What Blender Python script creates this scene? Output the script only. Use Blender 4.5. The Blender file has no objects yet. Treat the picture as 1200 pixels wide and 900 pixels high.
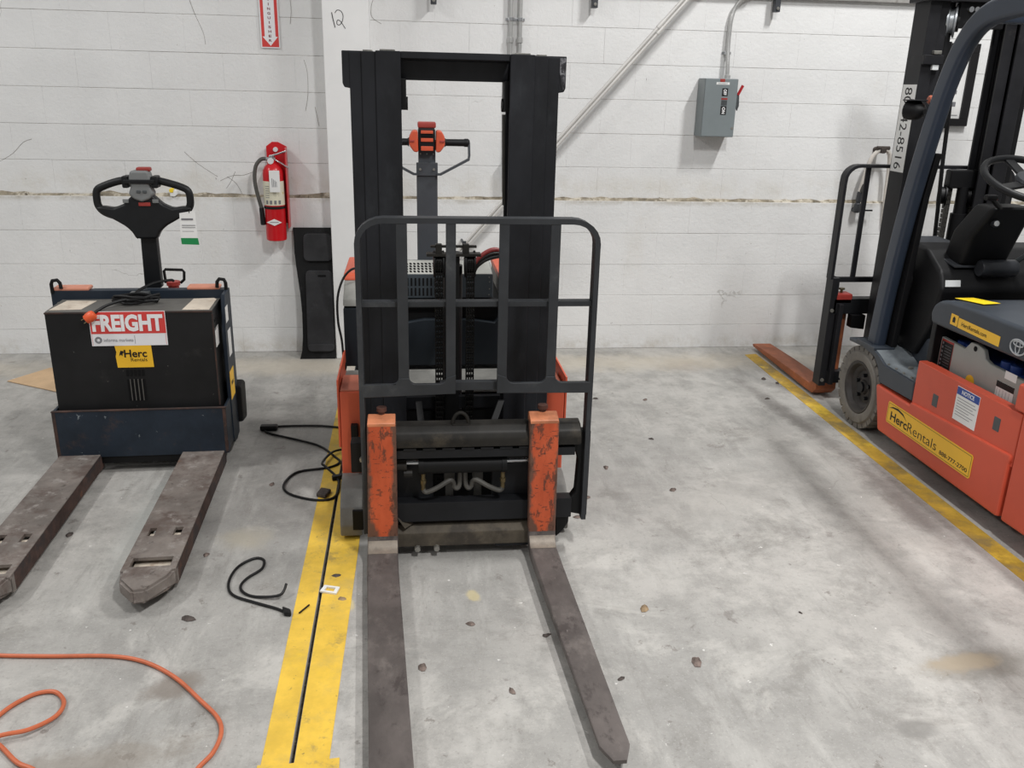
import bpy, bmesh, math, random
from mathutils import Vector, Matrix
random.seed(7)
S = bpy.context.scene
C = S.collection
PI = math.pi

# ------------------------------------------------------------------ camera
cam = bpy.data.cameras.new('camera')
cam_o = bpy.data.objects.new('camera', cam); C.objects.link(cam_o)
fw = Vector((0.11416006, 0.94010131, -0.32121178))
rt = Vector((0.99335649, -0.11273708, 0.02309183))
up = Vector((0.01450382, 0.32171397, 0.94672581))
mw = Matrix((rt, up, -fw)).transposed().to_4x4()
mw.translation = Vector((0, -5.55291, 1.64378))
cam_o.matrix_world = mw
cam.sensor_width = 36.0; cam.lens = 1029.012 / 1200 * 36.0
cam.clip_start = 0.05; cam.clip_end = 100
S.camera = cam_o

# ------------------------------------------------------------------ light
world = bpy.data.worlds.new('warehouse'); S.world = world
world.use_nodes = True
bgn = world.node_tree.nodes['Background']
bgn.inputs[0].default_value = (1.0, 1.0, 1.0, 1); bgn.inputs[1].default_value = 0.28
def area(x, y, z, sx, sy, watts, col=(1, .995, .985)):
    l = bpy.data.lights.new('ceiling_strip_light', 'AREA'); l.shape = 'RECTANGLE'
    l.size = sx; l.size_y = sy; l.energy = watts; l.color = col
    o = bpy.data.objects.new('ceiling_strip_light', l); C.objects.link(o); o.location = (x, y, z)
for lx, ly, w in ((3.1, -2.4, 150), (-3.8, -2.8, 85), (1.5, -5.2, 165), (-3.2, -6.8, 70)):
    area(lx, ly, 4.7, .18, .9, w)
S.view_settings.view_transform = 'Standard'; S.view_settings.look = 'None'
S.view_settings.gamma = 1; S.view_settings.use_curve_mapping = False
S.view_settings.exposure = 0.0

# ------------------------------------------------------------------ materials
def lin(c):
    out = []
    for v in c[:3]:
        v = v / 255
        out.append(v / 12.92 if v <= .04045 else ((v + .055) / 1.055) ** 2.4)
    return tuple(out) + (1,)
class NT:
    def __init__(self, name):
        self.m = bpy.data.materials.new(name); self.m.use_nodes = True
        self.t = self.m.node_tree; self.n = self.t.nodes
        self.b = self.n['Principled BSDF']
        self.tc = self.n.new('ShaderNodeTexCoord'); self.geo = self.n.new('ShaderNodeNewGeometry')
    def link(self, a, b): self.t.links.new(a, b)
    def coord(self, kind): return self.geo.outputs['Position'] if kind == 'World' else self.tc.outputs[kind]
    def mapping(self, vec, scale=(1, 1, 1), rot=(0, 0, 0), loc=(0, 0, 0)):
        n = self.n.new('ShaderNodeMapping'); self.link(vec, n.inputs[0])
        n.inputs['Scale'].default_value = scale; n.inputs['Rotation'].default_value = rot; n.inputs['Location'].default_value = loc
        return n.outputs[0]
    def noise(self, vec, scale, detail=5, rough=.6, dist=0):
        n = self.n.new('ShaderNodeTexNoise'); self.link(vec, n.inputs['Vector'])
        n.inputs['Scale'].default_value = scale; n.inputs['Detail'].default_value = detail
        n.inputs['Roughness'].default_value = rough; n.inputs['Distortion'].default_value = dist
        return n.outputs['Fac']
    def ramp(self, v, lo, hi, a=0., b=1.):
        n = self.n.new('ShaderNodeMapRange'); n.interpolation_type = 'SMOOTHSTEP'
        self.link(v, n.inputs[0]); n.inputs[1].default_value = lo; n.inputs[2].default_value = hi
        n.inputs[3].default_value = a; n.inputs[4].default_value = b
        return n.outputs[0]
    def math(self, op, a, b=None, clamp=False):
        n = self.n.new('ShaderNodeMath'); n.operation = op; n.use_clamp = clamp
        for i, v in enumerate((a, b)):
            if v is None: continue
            if isinstance(v, (int, float)): n.inputs[i].default_value = v
            else: self.link(v, n.inputs[i])
        return n.outputs[0]
    def mix(self, fac, a, b, mode='MIX'):
        n = self.n.new('ShaderNodeMix'); n.data_type = 'RGBA'; n.blend_type = mode
        if isinstance(fac, (int, float)): n.inputs[0].default_value = fac
        else: self.link(fac, n.inputs[0])
        for i, v in ((6, a), (7, b)):
            if isinstance(v, tuple): n.inputs[i].default_value = v
            else: self.link(v, n.inputs[i])
        return n.outputs[2]
    def bump(self, h, strength, dist=.01):
        n = self.n.new('ShaderNodeBump'); n.inputs['Strength'].default_value = strength
        n.inputs['Distance'].default_value = dist; self.link(h, n.inputs['Height'])
        self.link(n.outputs[0], self.b.inputs['Normal'])
    def done(self, col, rough, metal=0.):
        if isinstance(col, tuple): self.b.inputs['Base Color'].default_value = col
        else: self.link(col, self.b.inputs['Base Color'])
        if isinstance(rough, (int, float)): self.b.inputs['Roughness'].default_value = rough
        else: self.link(rough, self.b.inputs['Roughness'])
        self.b.inputs['Metallic'].default_value = metal
        return self.m
MATS = {}
def mk(name, col, rough=.5, metal=0., var=.12, vs=5., layers=(), bump=.0, bs=60., coord='Object', stretch=(1, 1, 1)):
    """base colour + value variation + thresholded wear layers (colour, scale, lo, hi, strength)"""
    t = NT(name); v = t.coord(coord); v = t.mapping(v, stretch)
    base = lin(col)
    c = base
    if var:
        dark = tuple(x * (1 - var * 1.6) for x in base[:3]) + (1,); light = tuple(min(1, x * (1 + var)) for x in base[:3]) + (1,)
        c = t.mix(t.ramp(t.noise(v, vs, 6, .65), .3, .7), dark, light)
    for i, (lc, sc, lo, hi, st) in enumerate(layers):
        vv = t.mapping(v, (1, 1, 1), (0, 0, .3 * i), (3.1 * i, 1.7 * i, .9 * i))
        c = t.mix(t.ramp(t.noise(vv, sc, 8, .7), lo, hi, 0, st), c, lin(lc))
    if bump: t.bump(t.noise(v, bs, 4, .6), bump, .004)
    MATS[name] = t.done(c, rough, metal)
    if max(col) < 60: t.b.inputs['Specular IOR Level'].default_value = .3
    return MATS[name]

WHITE_DIRT = (150, 140, 122)
# painted block wall
t = NT('wall_paint'); v = t.coord('World')
c = t.mix(t.ramp(t.noise(v, 1.3, 4), .3, .7), lin((224, 224, 223)), lin((235, 235, 234)))
c = t.mix(t.ramp(t.noise(t.mapping(v, (1, 1, .35)), 2.2, 7, .7), .56, .8, 0, .35), c, lin((206, 198, 182)))
c = t.mix(t.ramp(t.noise(v, 38, 3, .6), .70, .76, 0, .5), c, lin((140, 134, 124)))
# grime that settles along the ledge and the foot of the wall
sx = t.n.new('ShaderNodeSeparateXYZ'); t.link(v, sx.inputs[0])
for zc, w, col, st in ((.965, .035, (150, 136, 110), .55), (.03, .10, (170, 158, 136), .55), (1.05, .12, (206, 200, 186), .45)):
    d = t.math('ABSOLUTE', t.math('SUBTRACT', sx.outputs[2], zc))
    k = t.math('MULTIPLY', t.ramp(d, 0, w, 1, 0), t.ramp(t.noise(v, 3.5, 7, .75), .38, .68, 0, st))
    c = t.mix(k, c, lin(col))
w = t.n.new('ShaderNodeTexVoronoi'); w.feature = 'DISTANCE_TO_EDGE'; w.inputs['Scale'].default_value = 1.1
wv_ = t.n.new('ShaderNodeVectorMath'); wv_.operation = 'ADD'; nz = t.n.new('ShaderNodeTexNoise'); nz.inputs['Scale'].default_value = 4.; nz.inputs['Detail'].default_value = 7
t.link(v, nz.inputs['Vector']); sc = t.n.new('ShaderNodeVectorMath'); sc.operation = 'SCALE'; sc.inputs[3].default_value = .22
t.link(nz.outputs['Color'], sc.inputs[0]); t.link(v, wv_.inputs[0]); t.link(sc.outputs[0], wv_.inputs[1]); t.link(wv_.outputs[0], w.inputs['Vector'])
c = t.mix(t.math('MULTIPLY', t.ramp(w.outputs['Distance'], 0, .0035, .4, 0), t.ramp(t.noise(v, 1.6, 4), .61, .66)), c, lin((128, 122, 112)))
c = t.mix(t.ramp(t.noise(t.mapping(v, (2, 1, .6)), 16, 4, .6), .735, .76, 0, .8), c, lin((88, 82, 76)))
t.bump(t.math('ADD', t.noise(v, 45, 6, .7), t.math('MULTIPLY', t.noise(v, 9, 3), .8)), .4, .008)
MATS['wall'] = t.done(c, .62)
mk('mortar', (196, 192, 184), .8, var=.25, vs=9, layers=[((120, 112, 100), 12, .5, .62, .8)], coord='World')
mk('ledge_dirt', (152, 142, 124), .95, var=.3, vs=14, layers=[((205, 198, 184), 7, .48, .6, .8), ((78, 68, 56), 25, .58, .66, .9)], bump=.6, bs=90, coord='World')
mk('crack', (132, 126, 118), .9, var=.3, vs=30, coord='World')
mk('column_paint', (238, 238, 237), .55, var=.02, layers=[((200, 196, 188), 6, .66, .8, .5)], coord='World')
mk('beam', (150, 148, 145), .8, var=.2, vs=5, layers=[((90, 84, 76), 10, .58, .7, .7)], coord='World')
mk('upper_wall', (222, 221, 218), .7, var=.05, coord='World')

# concrete floor
t = NT('concrete'); v = t.coord('World')
c = t.mix(t.ramp(t.noise(v, .9, 6, .6), .38, .62), lin((158, 156, 152)), lin((180, 177, 172)))
c = t.mix(t.ramp(t.noise(v, 6, 10, .75), .42, .62, 0, .6), c, lin((140, 138, 134)))
c = t.mix(t.ramp(t.noise(t.mapping(v, (1, .25, 1), (0, 0, -.35)), 9, 8, .7), .48, .68, 0, .45), c, lin((190, 188, 183)))
c = t.mix(t.ramp(t.noise(t.mapping(v, (1, .14, 1), (0, 0, -.2), (4, 2, 0)), 16, 8, .75), .54, .68, 0, .42), c, lin((130, 127, 122)))
c = t.mix(t.ramp(t.noise(v, 2.4, 9, .72, .4), .54, .66, 0, .6), c, lin((130, 127, 122)))
c = t.mix(t.ramp(t.noise(t.mapping(v, (1, 1, 1), (0, 0, 1.1), (9, 5, 0)), 2.0, 9, .72, .4), .52, .64, 0, .5), c, lin((200, 197, 191)))
c = t.mix(t.ramp(t.noise(v, 9, 7, .7, .2), .63, .67, 0, .6), c, lin((112, 105, 99)))
c = t.mix(t.ramp(t.noise(t.mapping(v, (1, 1, 1), (0, 0, 2), (3, 8, 0)), 5, 8, .7, .3), .63, .68, 0, .55), c, lin((118, 112, 107)))
c = t.mix(t.ramp(t.noise(v, 70, 4, .7), .55, .70, 0, .38), c, lin((118, 114, 108)))
c = t.mix(t.ramp(t.noise(v, 130, 3, .7), .56, .70, 0, .3), c, lin((208, 206, 200)))
c = t.mix(t.ramp(t.noise(v, 30, 4, .6, .2), .70, .72, 0, .7), c, lin((226, 224, 220)))
wob = t.noise(v, 8, 9, .75)
sx = t.n.new('ShaderNodeSeparateXYZ'); t.link(v, sx.inputs[0])
def spot(c, x, y, rx, ry, rot, col, st, soft=.5, wobble=.9):
    dx = t.math('SUBTRACT', sx.outputs[0], x); dy = t.math('SUBTRACT', sx.outputs[1], y)
    cr, sr = math.cos(rot), math.sin(rot)
    a = t.math('DIVIDE', t.math('ADD', t.math('MULTIPLY', dx, cr), t.math('MULTIPLY', dy, sr)), rx)
    b = t.math('DIVIDE', t.math('SUBTRACT', t.math('MULTIPLY', dy, cr), t.math('MULTIPLY', dx, sr)), ry)
    d = t.math('SQRT', t.math('ADD', t.math('MULTIPLY', a, a), t.math('MULTIPLY', b, b)))
    d = t.math('ADD', d, t.math('MULTIPLY', t.math('SUBTRACT', wob, .5), wobble * 2))
    return t.mix(t.ramp(d, 1 - soft, 1 + soft * .3, st, 0), c, lin(col))
for a in ((2.02, -1.35, .07, .75, .10, (84, 78, 74), .62, .9, .8),      # tyre smear beside the right-hand line
          (2.08, -2.35, .10, .50, -.03, (78, 68, 66), .66, .9, .9),
          (1.72, -.42, .22, .16, .2, (128, 116, 108), .55, .8, .9),
          (1.72, -3.46, .24, .085, .1, (116, 112, 104), .65, .6, .6),    # stained patch with a brown heart
          (1.66, -3.45, .15, .05, .1, (166, 152, 130), .75, .5, .9),
          (1.36, -3.72, .07, .04, 0, (126, 124, 120), .7, .5, .6),
          (2.25, -3.6, .22, .12, .4, (108, 106, 104), .6, .7, .8),
          (-.68, -3.36, .10, .06, .4, (128, 120, 112), .8, .5, .7),
          (-.80, -3.66, .26, .08, .2, (132, 124, 114), .6, .6, 1.2),
          (-.55, -3.83, .3, .1, 0, (140, 132, 122), .5, .6, 1.2),
          (.62, -1.9, .3, .2, 0, (160, 158, 154), .5, .8, .8),
          (.20, -2.96, .022, .038, .2, (198, 184, 140), .7, .5, .9),
          (-.215, -2.98, .02, .05, .2, (208, 192, 140), .75, .5, .7),
          (-.63, -2.5, .12, .10, .1, (174, 166, 148), .6, .8, .9),
          (-1.0, -2.3, .12, .5, 0, (176, 182, 178), .4, .8, .8),
          (1.3, -2.3, .5, .2, .6, (158, 155, 150), .4, .9, 1.2),
          (0.0, -.35, 4., .22, 0, (196, 186, 168), .6, .8, .7)):
    c = spot(c, *a)
# hairline scratches
w = t.n.new('ShaderNodeTexVoronoi'); w.feature = 'DISTANCE_TO_EDGE'
warp = t.n.new('ShaderNodeVectorMath'); warp.operation = 'ADD'
nz = t.n.new('ShaderNodeTexNoise'); nz.inputs['Scale'].default_value = 1.7; nz.inputs['Detail'].default_value = 6
t.link(v, nz.inputs['Vector']); sc = t.n.new('ShaderNodeVectorMath'); sc.operation = 'SCALE'; sc.inputs[3].default_value = .9
t.link(nz.outputs['Color'], sc.inputs[0]); t.link(v, warp.inputs[0]); t.link(sc.outputs[0], warp.inputs[1])
t.link(warp.outputs[0], w.inputs['Vector']); w.inputs['Scale'].default_value = .45
c = t.mix(t.math('MULTIPLY', t.ramp(w.outputs['Distance'], 0, .0018, .35, 0), t.ramp(t.noise(v, 1.1, 3), .5, .6)), c, lin((112, 108, 102)))
t.bump(t.noise(v, 90, 5, .6), .15, .004)
MATS['concrete'] = t.done(c, t.ramp(t.noise(v, 3, 5), .3, .7, .42, .62))
mk('joint', (74, 69, 62), .95, var=.4, vs=40, layers=[((120, 114, 104), 60, .55, .62, .8)], coord='World')
mk('line_yellow', (228, 188, 70), .6, var=.10, vs=7, layers=[((190, 164, 92), 5, .46, .70, .75), ((138, 122, 84), 14, .56, .70, .6), ((98, 88, 68), 45, .62, .70, .7), ((240, 200, 50), 3, .56, .7, .5)], coord='World')
mk('line_yellow_worn', (196, 160, 62), .6, var=.2, vs=6, layers=[((128, 116, 86), 5, .46, .66, .8), ((238, 202, 70), 3, .56, .68, .8), ((96, 88, 74), 26, .60, .70, .7)], coord='World')

DUST = (116, 116, 114)
mk('mast_black', (31, 32, 36), .5, .0, var=.25, vs=5, layers=[((66, 69, 73), 3.0, .5, .8, .6), ((112, 110, 106), 34, .72, .78, .6)], stretch=(1, 1, .5))
mk('worn_paint', (120, 120, 124), .4, .3, var=.3, vs=20, layers=[((36, 36, 40), 30, .48, .54, .9), ((196, 196, 198), 45, .58, .64, .8)])
mk('deep_black', (10, 10, 11), .6, var=.15)
mk('chain_black', (20, 19, 18), .5, .3, var=.3, vs=30)
mk('rest_grey', (54, 56, 59), .55, var=.16, vs=4, layers=[((104, 105, 104), 4, .55, .8, .6), ((150, 132, 108), 30, .72, .78, .8)])
mk('bar_grease', (36, 34, 31), .5, var=.3, vs=9, layers=[((84, 76, 64), 8, .52, .76, .6)])
mk('beam_rust', (84, 76, 64), .7, var=.3, vs=8, layers=[((52, 46, 40), 7, .5, .66, .8), ((132, 124, 104), 12, .62, .74, .7)])
mk('plate_black', (27, 28, 31), .5, var=.2, vs=6, layers=[((80, 80, 80), 18, .68, .76, .6)])
mk('fork_orange', (200, 86, 48), .5, var=.14, vs=6, layers=[((98, 66, 50), 9, .56, .64, .8), ((84, 56, 44), 34, .53, .60, .75), ((64, 46, 38), 75, .56, .62, .8)], stretch=(1, 1, .45))
mk('fork_edge', (206, 130, 92), .5, var=.2, vs=12)
mk('fork_steel', (94, 87, 84), .55, .15, var=.22, vs=6, layers=[((126, 118, 113), 9, .50, .72, .7), ((62, 55, 53), 14, .53, .64, .7), ((146, 104, 66), 9, .70, .78, .5), ((170, 164, 158), 40, .68, .74, .5)], bump=.1, bs=60, stretch=(1, .6, 1))
mk('heel_steel', (138, 128, 116), .5, .2, var=.2, vs=14, layers=[((176, 150, 112), 9, .55, .7, .6)])
mk('pallet_steel', (122, 114, 108), .65, .05, var=.2, vs=6, layers=[((88, 74, 68), 8, .46, .64, .8), ((160, 154, 149), 18, .54, .70, .7), ((112, 78, 56), 9, .62, .72, .6), ((66, 58, 54), 26, .60, .68, .7)], bump=.15, bs=50)
mk('rust', (72, 52, 45), .85, var=.3, vs=14, layers=[((46, 40, 40), 9, .46, .6, .85), ((112, 72, 50), 16, .62, .7, .7)])
mk('stacker_orange', (206, 90, 60), .45, var=.06, vs=4, layers=[((180, 82, 58), 5, .6, .75, .5)])
mk('dusty_lit_orange', (196, 116, 94), .6, var=.08, vs=9, layers=[((176, 120, 100), 9, .55, .7, .6)])  # dust film plus overhead light painted into the housing tops
mk('stacker_body', (36, 42, 48), .5, var=.1, vs=4, layers=[((84, 88, 90), 8, .66, .8, .5)])
mk('dusty_lit_grey', (142, 141, 136), .8, var=.12, vs=8)  # dusty upper faces, with light from overhead mixed into the grey
mk('leg_grey', (118, 116, 112), .6, var=.14, vs=6, layers=[((150, 148, 142), 5, .5, .7, .6)])
mk('charger_top', (178, 178, 172), .6, var=.08, vs=8)
mk('charger_front', (66, 74, 80), .5, var=.08, vs=6)
mk('tiller_grey', (68, 72, 77), .5, var=.08, vs=5, layers=[((104, 106, 108), 6, .6, .8, .5)])
mk('tiller_black', (25, 26, 28), .45, var=.1, vs=20)
mk('button_orange', (212, 92, 62), .4, var=.05)
mk('red_top', (170, 66, 58), .5, var=.1)
mk('hose_grey', (78, 76, 72), .6, var=.2)
mk('brass', (104, 92, 66), .4, .7, var=.2, vs=30)
mk('chrome', (205, 206, 208), .22, .9, var=.03)
mk('bolt_steel', (150, 148, 142), .4, .6, var=.15, vs=40)
mk('red_cable', (150, 52, 52), .5, var=.1)
mk('pin_rust', (88, 56, 46), .7, var=.25, vs=30)
# pallet truck
mk('battery_black', (27, 27, 28), .55, var=.2, vs=4, layers=[((66, 64, 62), 5, .58, .78, .5), ((150, 146, 140), 30, .68, .71, .8)])
mk('battery_top', (96, 94, 90), .65, var=.12, vs=6, layers=[((62, 60, 58), 7, .55, .7, .6)])
mk('tray_blue', (37, 46, 57), .5, var=.2, vs=4, layers=[((74, 60, 56), 7, .54, .66, .6), ((150, 158, 162), 20, .665, .69, .8)])
mk('power_blue', (32, 41, 52), .45, var=.12, vs=5, layers=[((78, 84, 90), 10, .66, .76, .5)])
mk('cap_orange', (206, 138, 114), .6, var=.08, vs=9)
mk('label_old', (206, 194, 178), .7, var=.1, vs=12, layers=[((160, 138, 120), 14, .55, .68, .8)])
mk('paper', (232, 232, 230), .6, var=.03)
mk('sign_white', (236, 236, 238), .45, var=.02, layers=[((150, 130, 112), 24, .70, .75, .7)])
mk('sign_red', (214, 66, 62), .45, var=.04, layers=[((120, 60, 52), 30, .72, .76, .7)])
mk('letter_red', (120, 34, 40), .5, var=0)
mk('herc_yellow', (244, 192, 44), .45, var=.03, layers=[((70, 60, 50), 40, .70, .74, .8)])
mk('print_black', (26, 25, 26), .5, var=0)
mk('print_grey', (120, 120, 124), .5, var=0)
mk('print_white', (240, 240, 240), .5, var=0)
mk('plug_orange', (226, 92, 48), .4, var=.05)
mk('cable_black', (24, 24, 25), .45, var=.1)
mk('pod_grey', (120, 122, 122), .45, var=.06)
mk('tag_green', (16, 132, 72), .5, var=.04)
mk('vent_dark', (10, 10, 11), .9, var=0)
# wall things
mk('ext_red', (200, 26, 34), .28, var=.06, vs=6)
mk('ext_label', (226, 222, 200), .5, var=.05, layers=[((206, 186, 90), 20, .62, .66, .8), ((90, 90, 96), 60, .62, .66, .5)])
mk('conduit', (196, 196, 194), .35, .55, var=.08, vs=10)
mk('panel_grey', (124, 132, 134), .45, var=.04, vs=5)
mk('handle_grey', (84, 88, 90), .4, .3, var=.08)
mk('handle_red', (190, 44, 50), .4, var=.05)
mk('bracket_dark', (70, 72, 76), .45, .4, var=.15)
mk('wall_pipe', (214, 212, 208), .4, .15, var=.05, layers=[((150, 132, 112), 8, .62, .74, .7)])
mk('mat_pad', (46, 46, 48), .5, var=.2, vs=6, layers=[((84, 84, 86), 7, .55, .75, .6)])
mk('mat_black', (16, 16, 17), .45, var=.2, vs=6, layers=[((54, 54, 56), 5, .52, .75, .7)])
mk('cardboard', (203, 172, 136), .85, var=.06, vs=8)
mk('frame_black', (30, 29, 30), .4, var=.1)
mk('poster_blue', (182, 208, 220), .5, var=.05)
mk('airline_white', (214, 208, 200), .5, var=.1, vs=12)
mk('cord_orange', (196, 104, 68), .45, var=.08, vs=20, layers=[((150, 80, 56), 30, .6, .7, .6)])
mk('flake', (118, 104, 97), .9, var=.35, vs=30)
mk('flake_dark', (80, 72, 68), .9, var=.3, vs=30)
mk('flake_tan', (150, 128, 100), .9, var=.3, vs=30)
# forklift
mk('lift_orange', (206, 86, 62), .42, var=.05, vs=3, layers=[((190, 86, 62), 4, .60, .78, .5), ((110, 64, 50), 22, .72, .77, .7)])
mk('guard_blue', (44, 53, 67), .4, var=.08, vs=4, layers=[((78, 86, 96), 6, .62, .8, .5)])
mk('lift_blue', (54, 60, 68), .42, var=.08, vs=4, layers=[((96, 104, 112), 6, .62, .8, .5)])
mk('tread_grey', (104, 110, 114), .75, var=.14, vs=8, layers=[((64, 70, 78), 6, .5, .68, .7), ((168, 168, 164), 18, .66, .74, .6)])
mk('cab_black', (17, 17, 19), .5, var=.15, vs=8)
mk('cowl_grey', (52, 54, 58), .38, var=.14, vs=7)
mk('tyre', (120, 116, 110), .85, var=.14, vs=8, layers=[((86, 82, 78), 9, .55, .7, .7)], bump=.2, bs=50)
mk('rim', (60, 56, 54), .6, .2, var=.25, vs=12)
mk('lift_mast', (32, 32, 35), .5, var=.18, vs=5, layers=[((70, 68, 66), 8, .6, .76, .6)])
mk('lock_red', (156, 54, 47), .5, var=.12, vs=10)
mk('fork_rust', (156, 92, 62), .6, .1, var=.2, vs=6, layers=[((196, 112, 66), 6, .5, .7, .6), ((104, 70, 56), 9, .58, .7, .7)])
mk('battery_grey', (156, 158, 154), .5, var=.05, vs=4, layers=[((120, 120, 116), 7, .62, .78, .5)])
mk('battery_blue', (36, 62, 126), .45, var=.1)
mk('stick_yellow', (242, 190, 52), .4, var=.02)
mk('stick_top', (250, 216, 40), .4, var=.02)
mk('notice_blue', (36, 70, 150), .4, var=.02)
mk('logo_silver', (190, 194, 198), .3, .6, var=.03)
mk('amber', (196, 104, 76), .35, var=.05)
mk('dial_white', (220, 222, 222), .4, var=.02)

# ------------------------------------------------------------------ mesh helpers
def V(*a): return Vector(a)
def box(bm, a, b, bev=0., seg=2):
    x0, x1 = sorted((a[0], b[0])); y0, y1 = sorted((a[1], b[1])); z0, z1 = sorted((a[2], b[2]))
    vs = [bm.verts.new(p) for p in ((x0,y0,z0),(x1,y0,z0),(x1,y1,z0),(x0,y1,z0),(x0,y0,z1),(x1,y0,z1),(x1,y1,z1),(x0,y1,z1))]
    fs = [bm.faces.new([vs[i] for i in q]) for q in ((0,3,2,1),(4,5,6,7),(0,1,5,4),(1,2,6,5),(2,3,7,6),(3,0,4,7))]
    if bev:
        es = list({e for f in fs for e in f.edges})
        bmesh.ops.bevel(bm, geom=es, offset=bev, segments=seg, affect='EDGES', profile=.5)
    return vs
def prism(bm, pts, vec, bev=0., seg=2):
    vec = Vector(vec); n = len(pts)
    a = [bm.verts.new(Vector(p)) for p in pts]; b = [bm.verts.new(Vector(p) + vec) for p in pts]
    fs = [bm.faces.new(a), bm.faces.new(b[::-1])]
    for i in range(n):
        j = (i + 1) % n
        fs.append(bm.faces.new((a[i], b[i], b[j], a[j])))
    bmesh.ops.recalc_face_normals(bm, faces=fs)
    if bev:
        es = list({e for f in fs for e in f.edges})
        bmesh.ops.bevel(bm, geom=es, offset=bev, segments=seg, affect='EDGES', profile=.5)
def px(bm, yz, x0, x1, bev=0., seg=2): prism(bm, [(x0, y, z) for y, z in yz], (x1 - x0, 0, 0), bev, seg)
def py(bm, xz, y0, y1, bev=0., seg=2): prism(bm, [(x, y0, z) for x, z in xz], (0, y1 - y0, 0), bev, seg)
def pz(bm, xy, z0, z1, bev=0., seg=2): prism(bm, [(x, y, z0) for x, y in xy], (0, 0, z1 - z0), bev, seg)
def smooth(pts, n=6, closed=False):
    P = [Vector(p) for p in pts]; out = []; m = len(P)
    for i in range(m if closed else m - 1):
        if closed: p0, p1, p2, p3 = P[i-1], P[i], P[(i+1) % m], P[(i+2) % m]
        else: p0, p1, p2, p3 = P[max(i-1, 0)], P[i], P[i+1], P[min(i+2, m-1)]
        for k in range(n):
            u = k / n
            out.append(.5 * ((2*p1) + (p2-p0)*u + (2*p0-5*p1+4*p2-p3)*u*u + (3*p1-p0-3*p2+p3)*u*u*u))
    if not closed: out.append(P[-1])
    return out
def sweep(bm, pts, prof, upv=(0, 0, 1), closed=False, transport=False):
    """sweep a 2-D profile (side, up) along pts; the profile's up stays near upv"""
    P = [Vector(p) for p in pts]; upv = Vector(upv).normalized(); n = len(P); rings = []
    for i in range(n):
        a = P[i-1] if (i > 0 or closed) else P[i]; b = P[(i+1) % n] if (i < n-1 or closed) else P[i]
        tg = (b - a).normalized()
        if transport and i > 0:
            upv = (upv - tg * upv.dot(tg)).normalized()
        s = tg.cross(upv)
        if s.length < 1e-4: s = tg.cross(Vector((1, 0, 0)) if abs(tg.x) < .9 else Vector((0, 1, 0)))
        s.normalize(); u = s.cross(tg).normalized()
        k = 1.
        if 0 < i < n-1 or closed:
            d1 = (P[i] - P[i-1]).normalized(); d2 = (P[(i+1) % n] - P[i]).normalized()
            cs = max(.35, math.sqrt(max(0., (1 + d1.dot(d2)) / 2))); k = 1 / cs
        bend = None
        rings.append([bm.verts.new(P[i] + s * q[0] * (k if not transport else 1) + u * q[1]) for q in prof])
    m = len(prof); fs = []
    for i in range(n if closed else n - 1):
        A = rings[i]; B = rings[(i+1) % n]
        for j in range(m):
            fs.append(bm.faces.new((A[j], A[(j+1) % m], B[(j+1) % m], B[j])))
    if not closed:
        fs.append(bm.faces.new(rings[0])); fs.append(bm.faces.new(rings[-1][::-1]))
    bmesh.ops.recalc_face_normals(bm, faces=fs)
def tube(bm, pts, r, seg=8, closed=False, sm=0):
    if sm: pts = smooth(pts, sm, closed)
    P = [Vector(p) for p in pts]
    t0 = (P[1] - P[0]).normalized(); u = Vector((0, 0, 1)) if abs(t0.z) < .8 else Vector((0, 1, 0))
    sweep(bm, P, [(r * math.cos(2*PI*k/seg), r * math.sin(2*PI*k/seg)) for k in range(seg)], u, closed, True)
def cyl(bm, p0, p1, r, seg=16, r1=None):
    p0 = Vector(p0); p1 = Vector(p1); ax = (p1 - p0).normalized()
    u = ax.orthogonal().normalized(); w = ax.cross(u); r1 = r if r1 is None else r1
    A = [bm.verts.new(p0 + (u * math.cos(2*PI*k/seg) + w * math.sin(2*PI*k/seg)) * r) for k in range(seg)]
    B = [bm.verts.new(p1 + (u * math.cos(2*PI*k/seg) + w * math.sin(2*PI*k/seg)) * r1) for k in range(seg)]
    fs = [bm.faces.new(A[::-1]), bm.faces.new(B)]
    for k in range(seg): fs.append(bm.faces.new((A[k], A[(k+1) % seg], B[(k+1) % seg], B[k])))
    bmesh.ops.recalc_face_normals(bm, faces=fs)
def lathe(bm, c, ax, prof, seg=24, caps=True):
    """prof: (radius, along) pairs, closed profile if first==last is wanted; open ends capped"""
    c = Vector(c); ax = Vector(ax).normalized(); u = ax.orthogonal().normalized(); w = ax.cross(u); rings = []
    for r, h in prof:
        rings.append([bm.verts.new(c + ax * h + (u * math.cos(2*PI*k/seg) + w * math.sin(2*PI*k/seg)) * max(r, 1e-4)) for k in range(seg)])
    fs = []
    for i in range(len(rings) - 1):
        for k in range(seg): fs.append(bm.faces.new((rings[i][k], rings[i][(k+1) % seg], rings[i+1][(k+1) % seg], rings[i+1][k])))
    if caps: fs.append(bm.faces.new(rings[0][::-1])); fs.append(bm.faces.new(rings[-1]))
    bmesh.ops.recalc_face_normals(bm, faces=fs)
def rrect(w, h, r, n=4):
    out = []
    for cx, cy, a0 in ((w/2-r, h/2-r, 0), (-w/2+r, h/2-r, PI/2), (-w/2+r, -h/2+r, PI), (w/2-r, -h/2+r, 1.5*PI)):
        for k in range(n + 1):
            a = a0 + PI/2 * k / n; out.append((cx + r*math.cos(a), cy + r*math.sin(a)))
    return out

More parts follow.
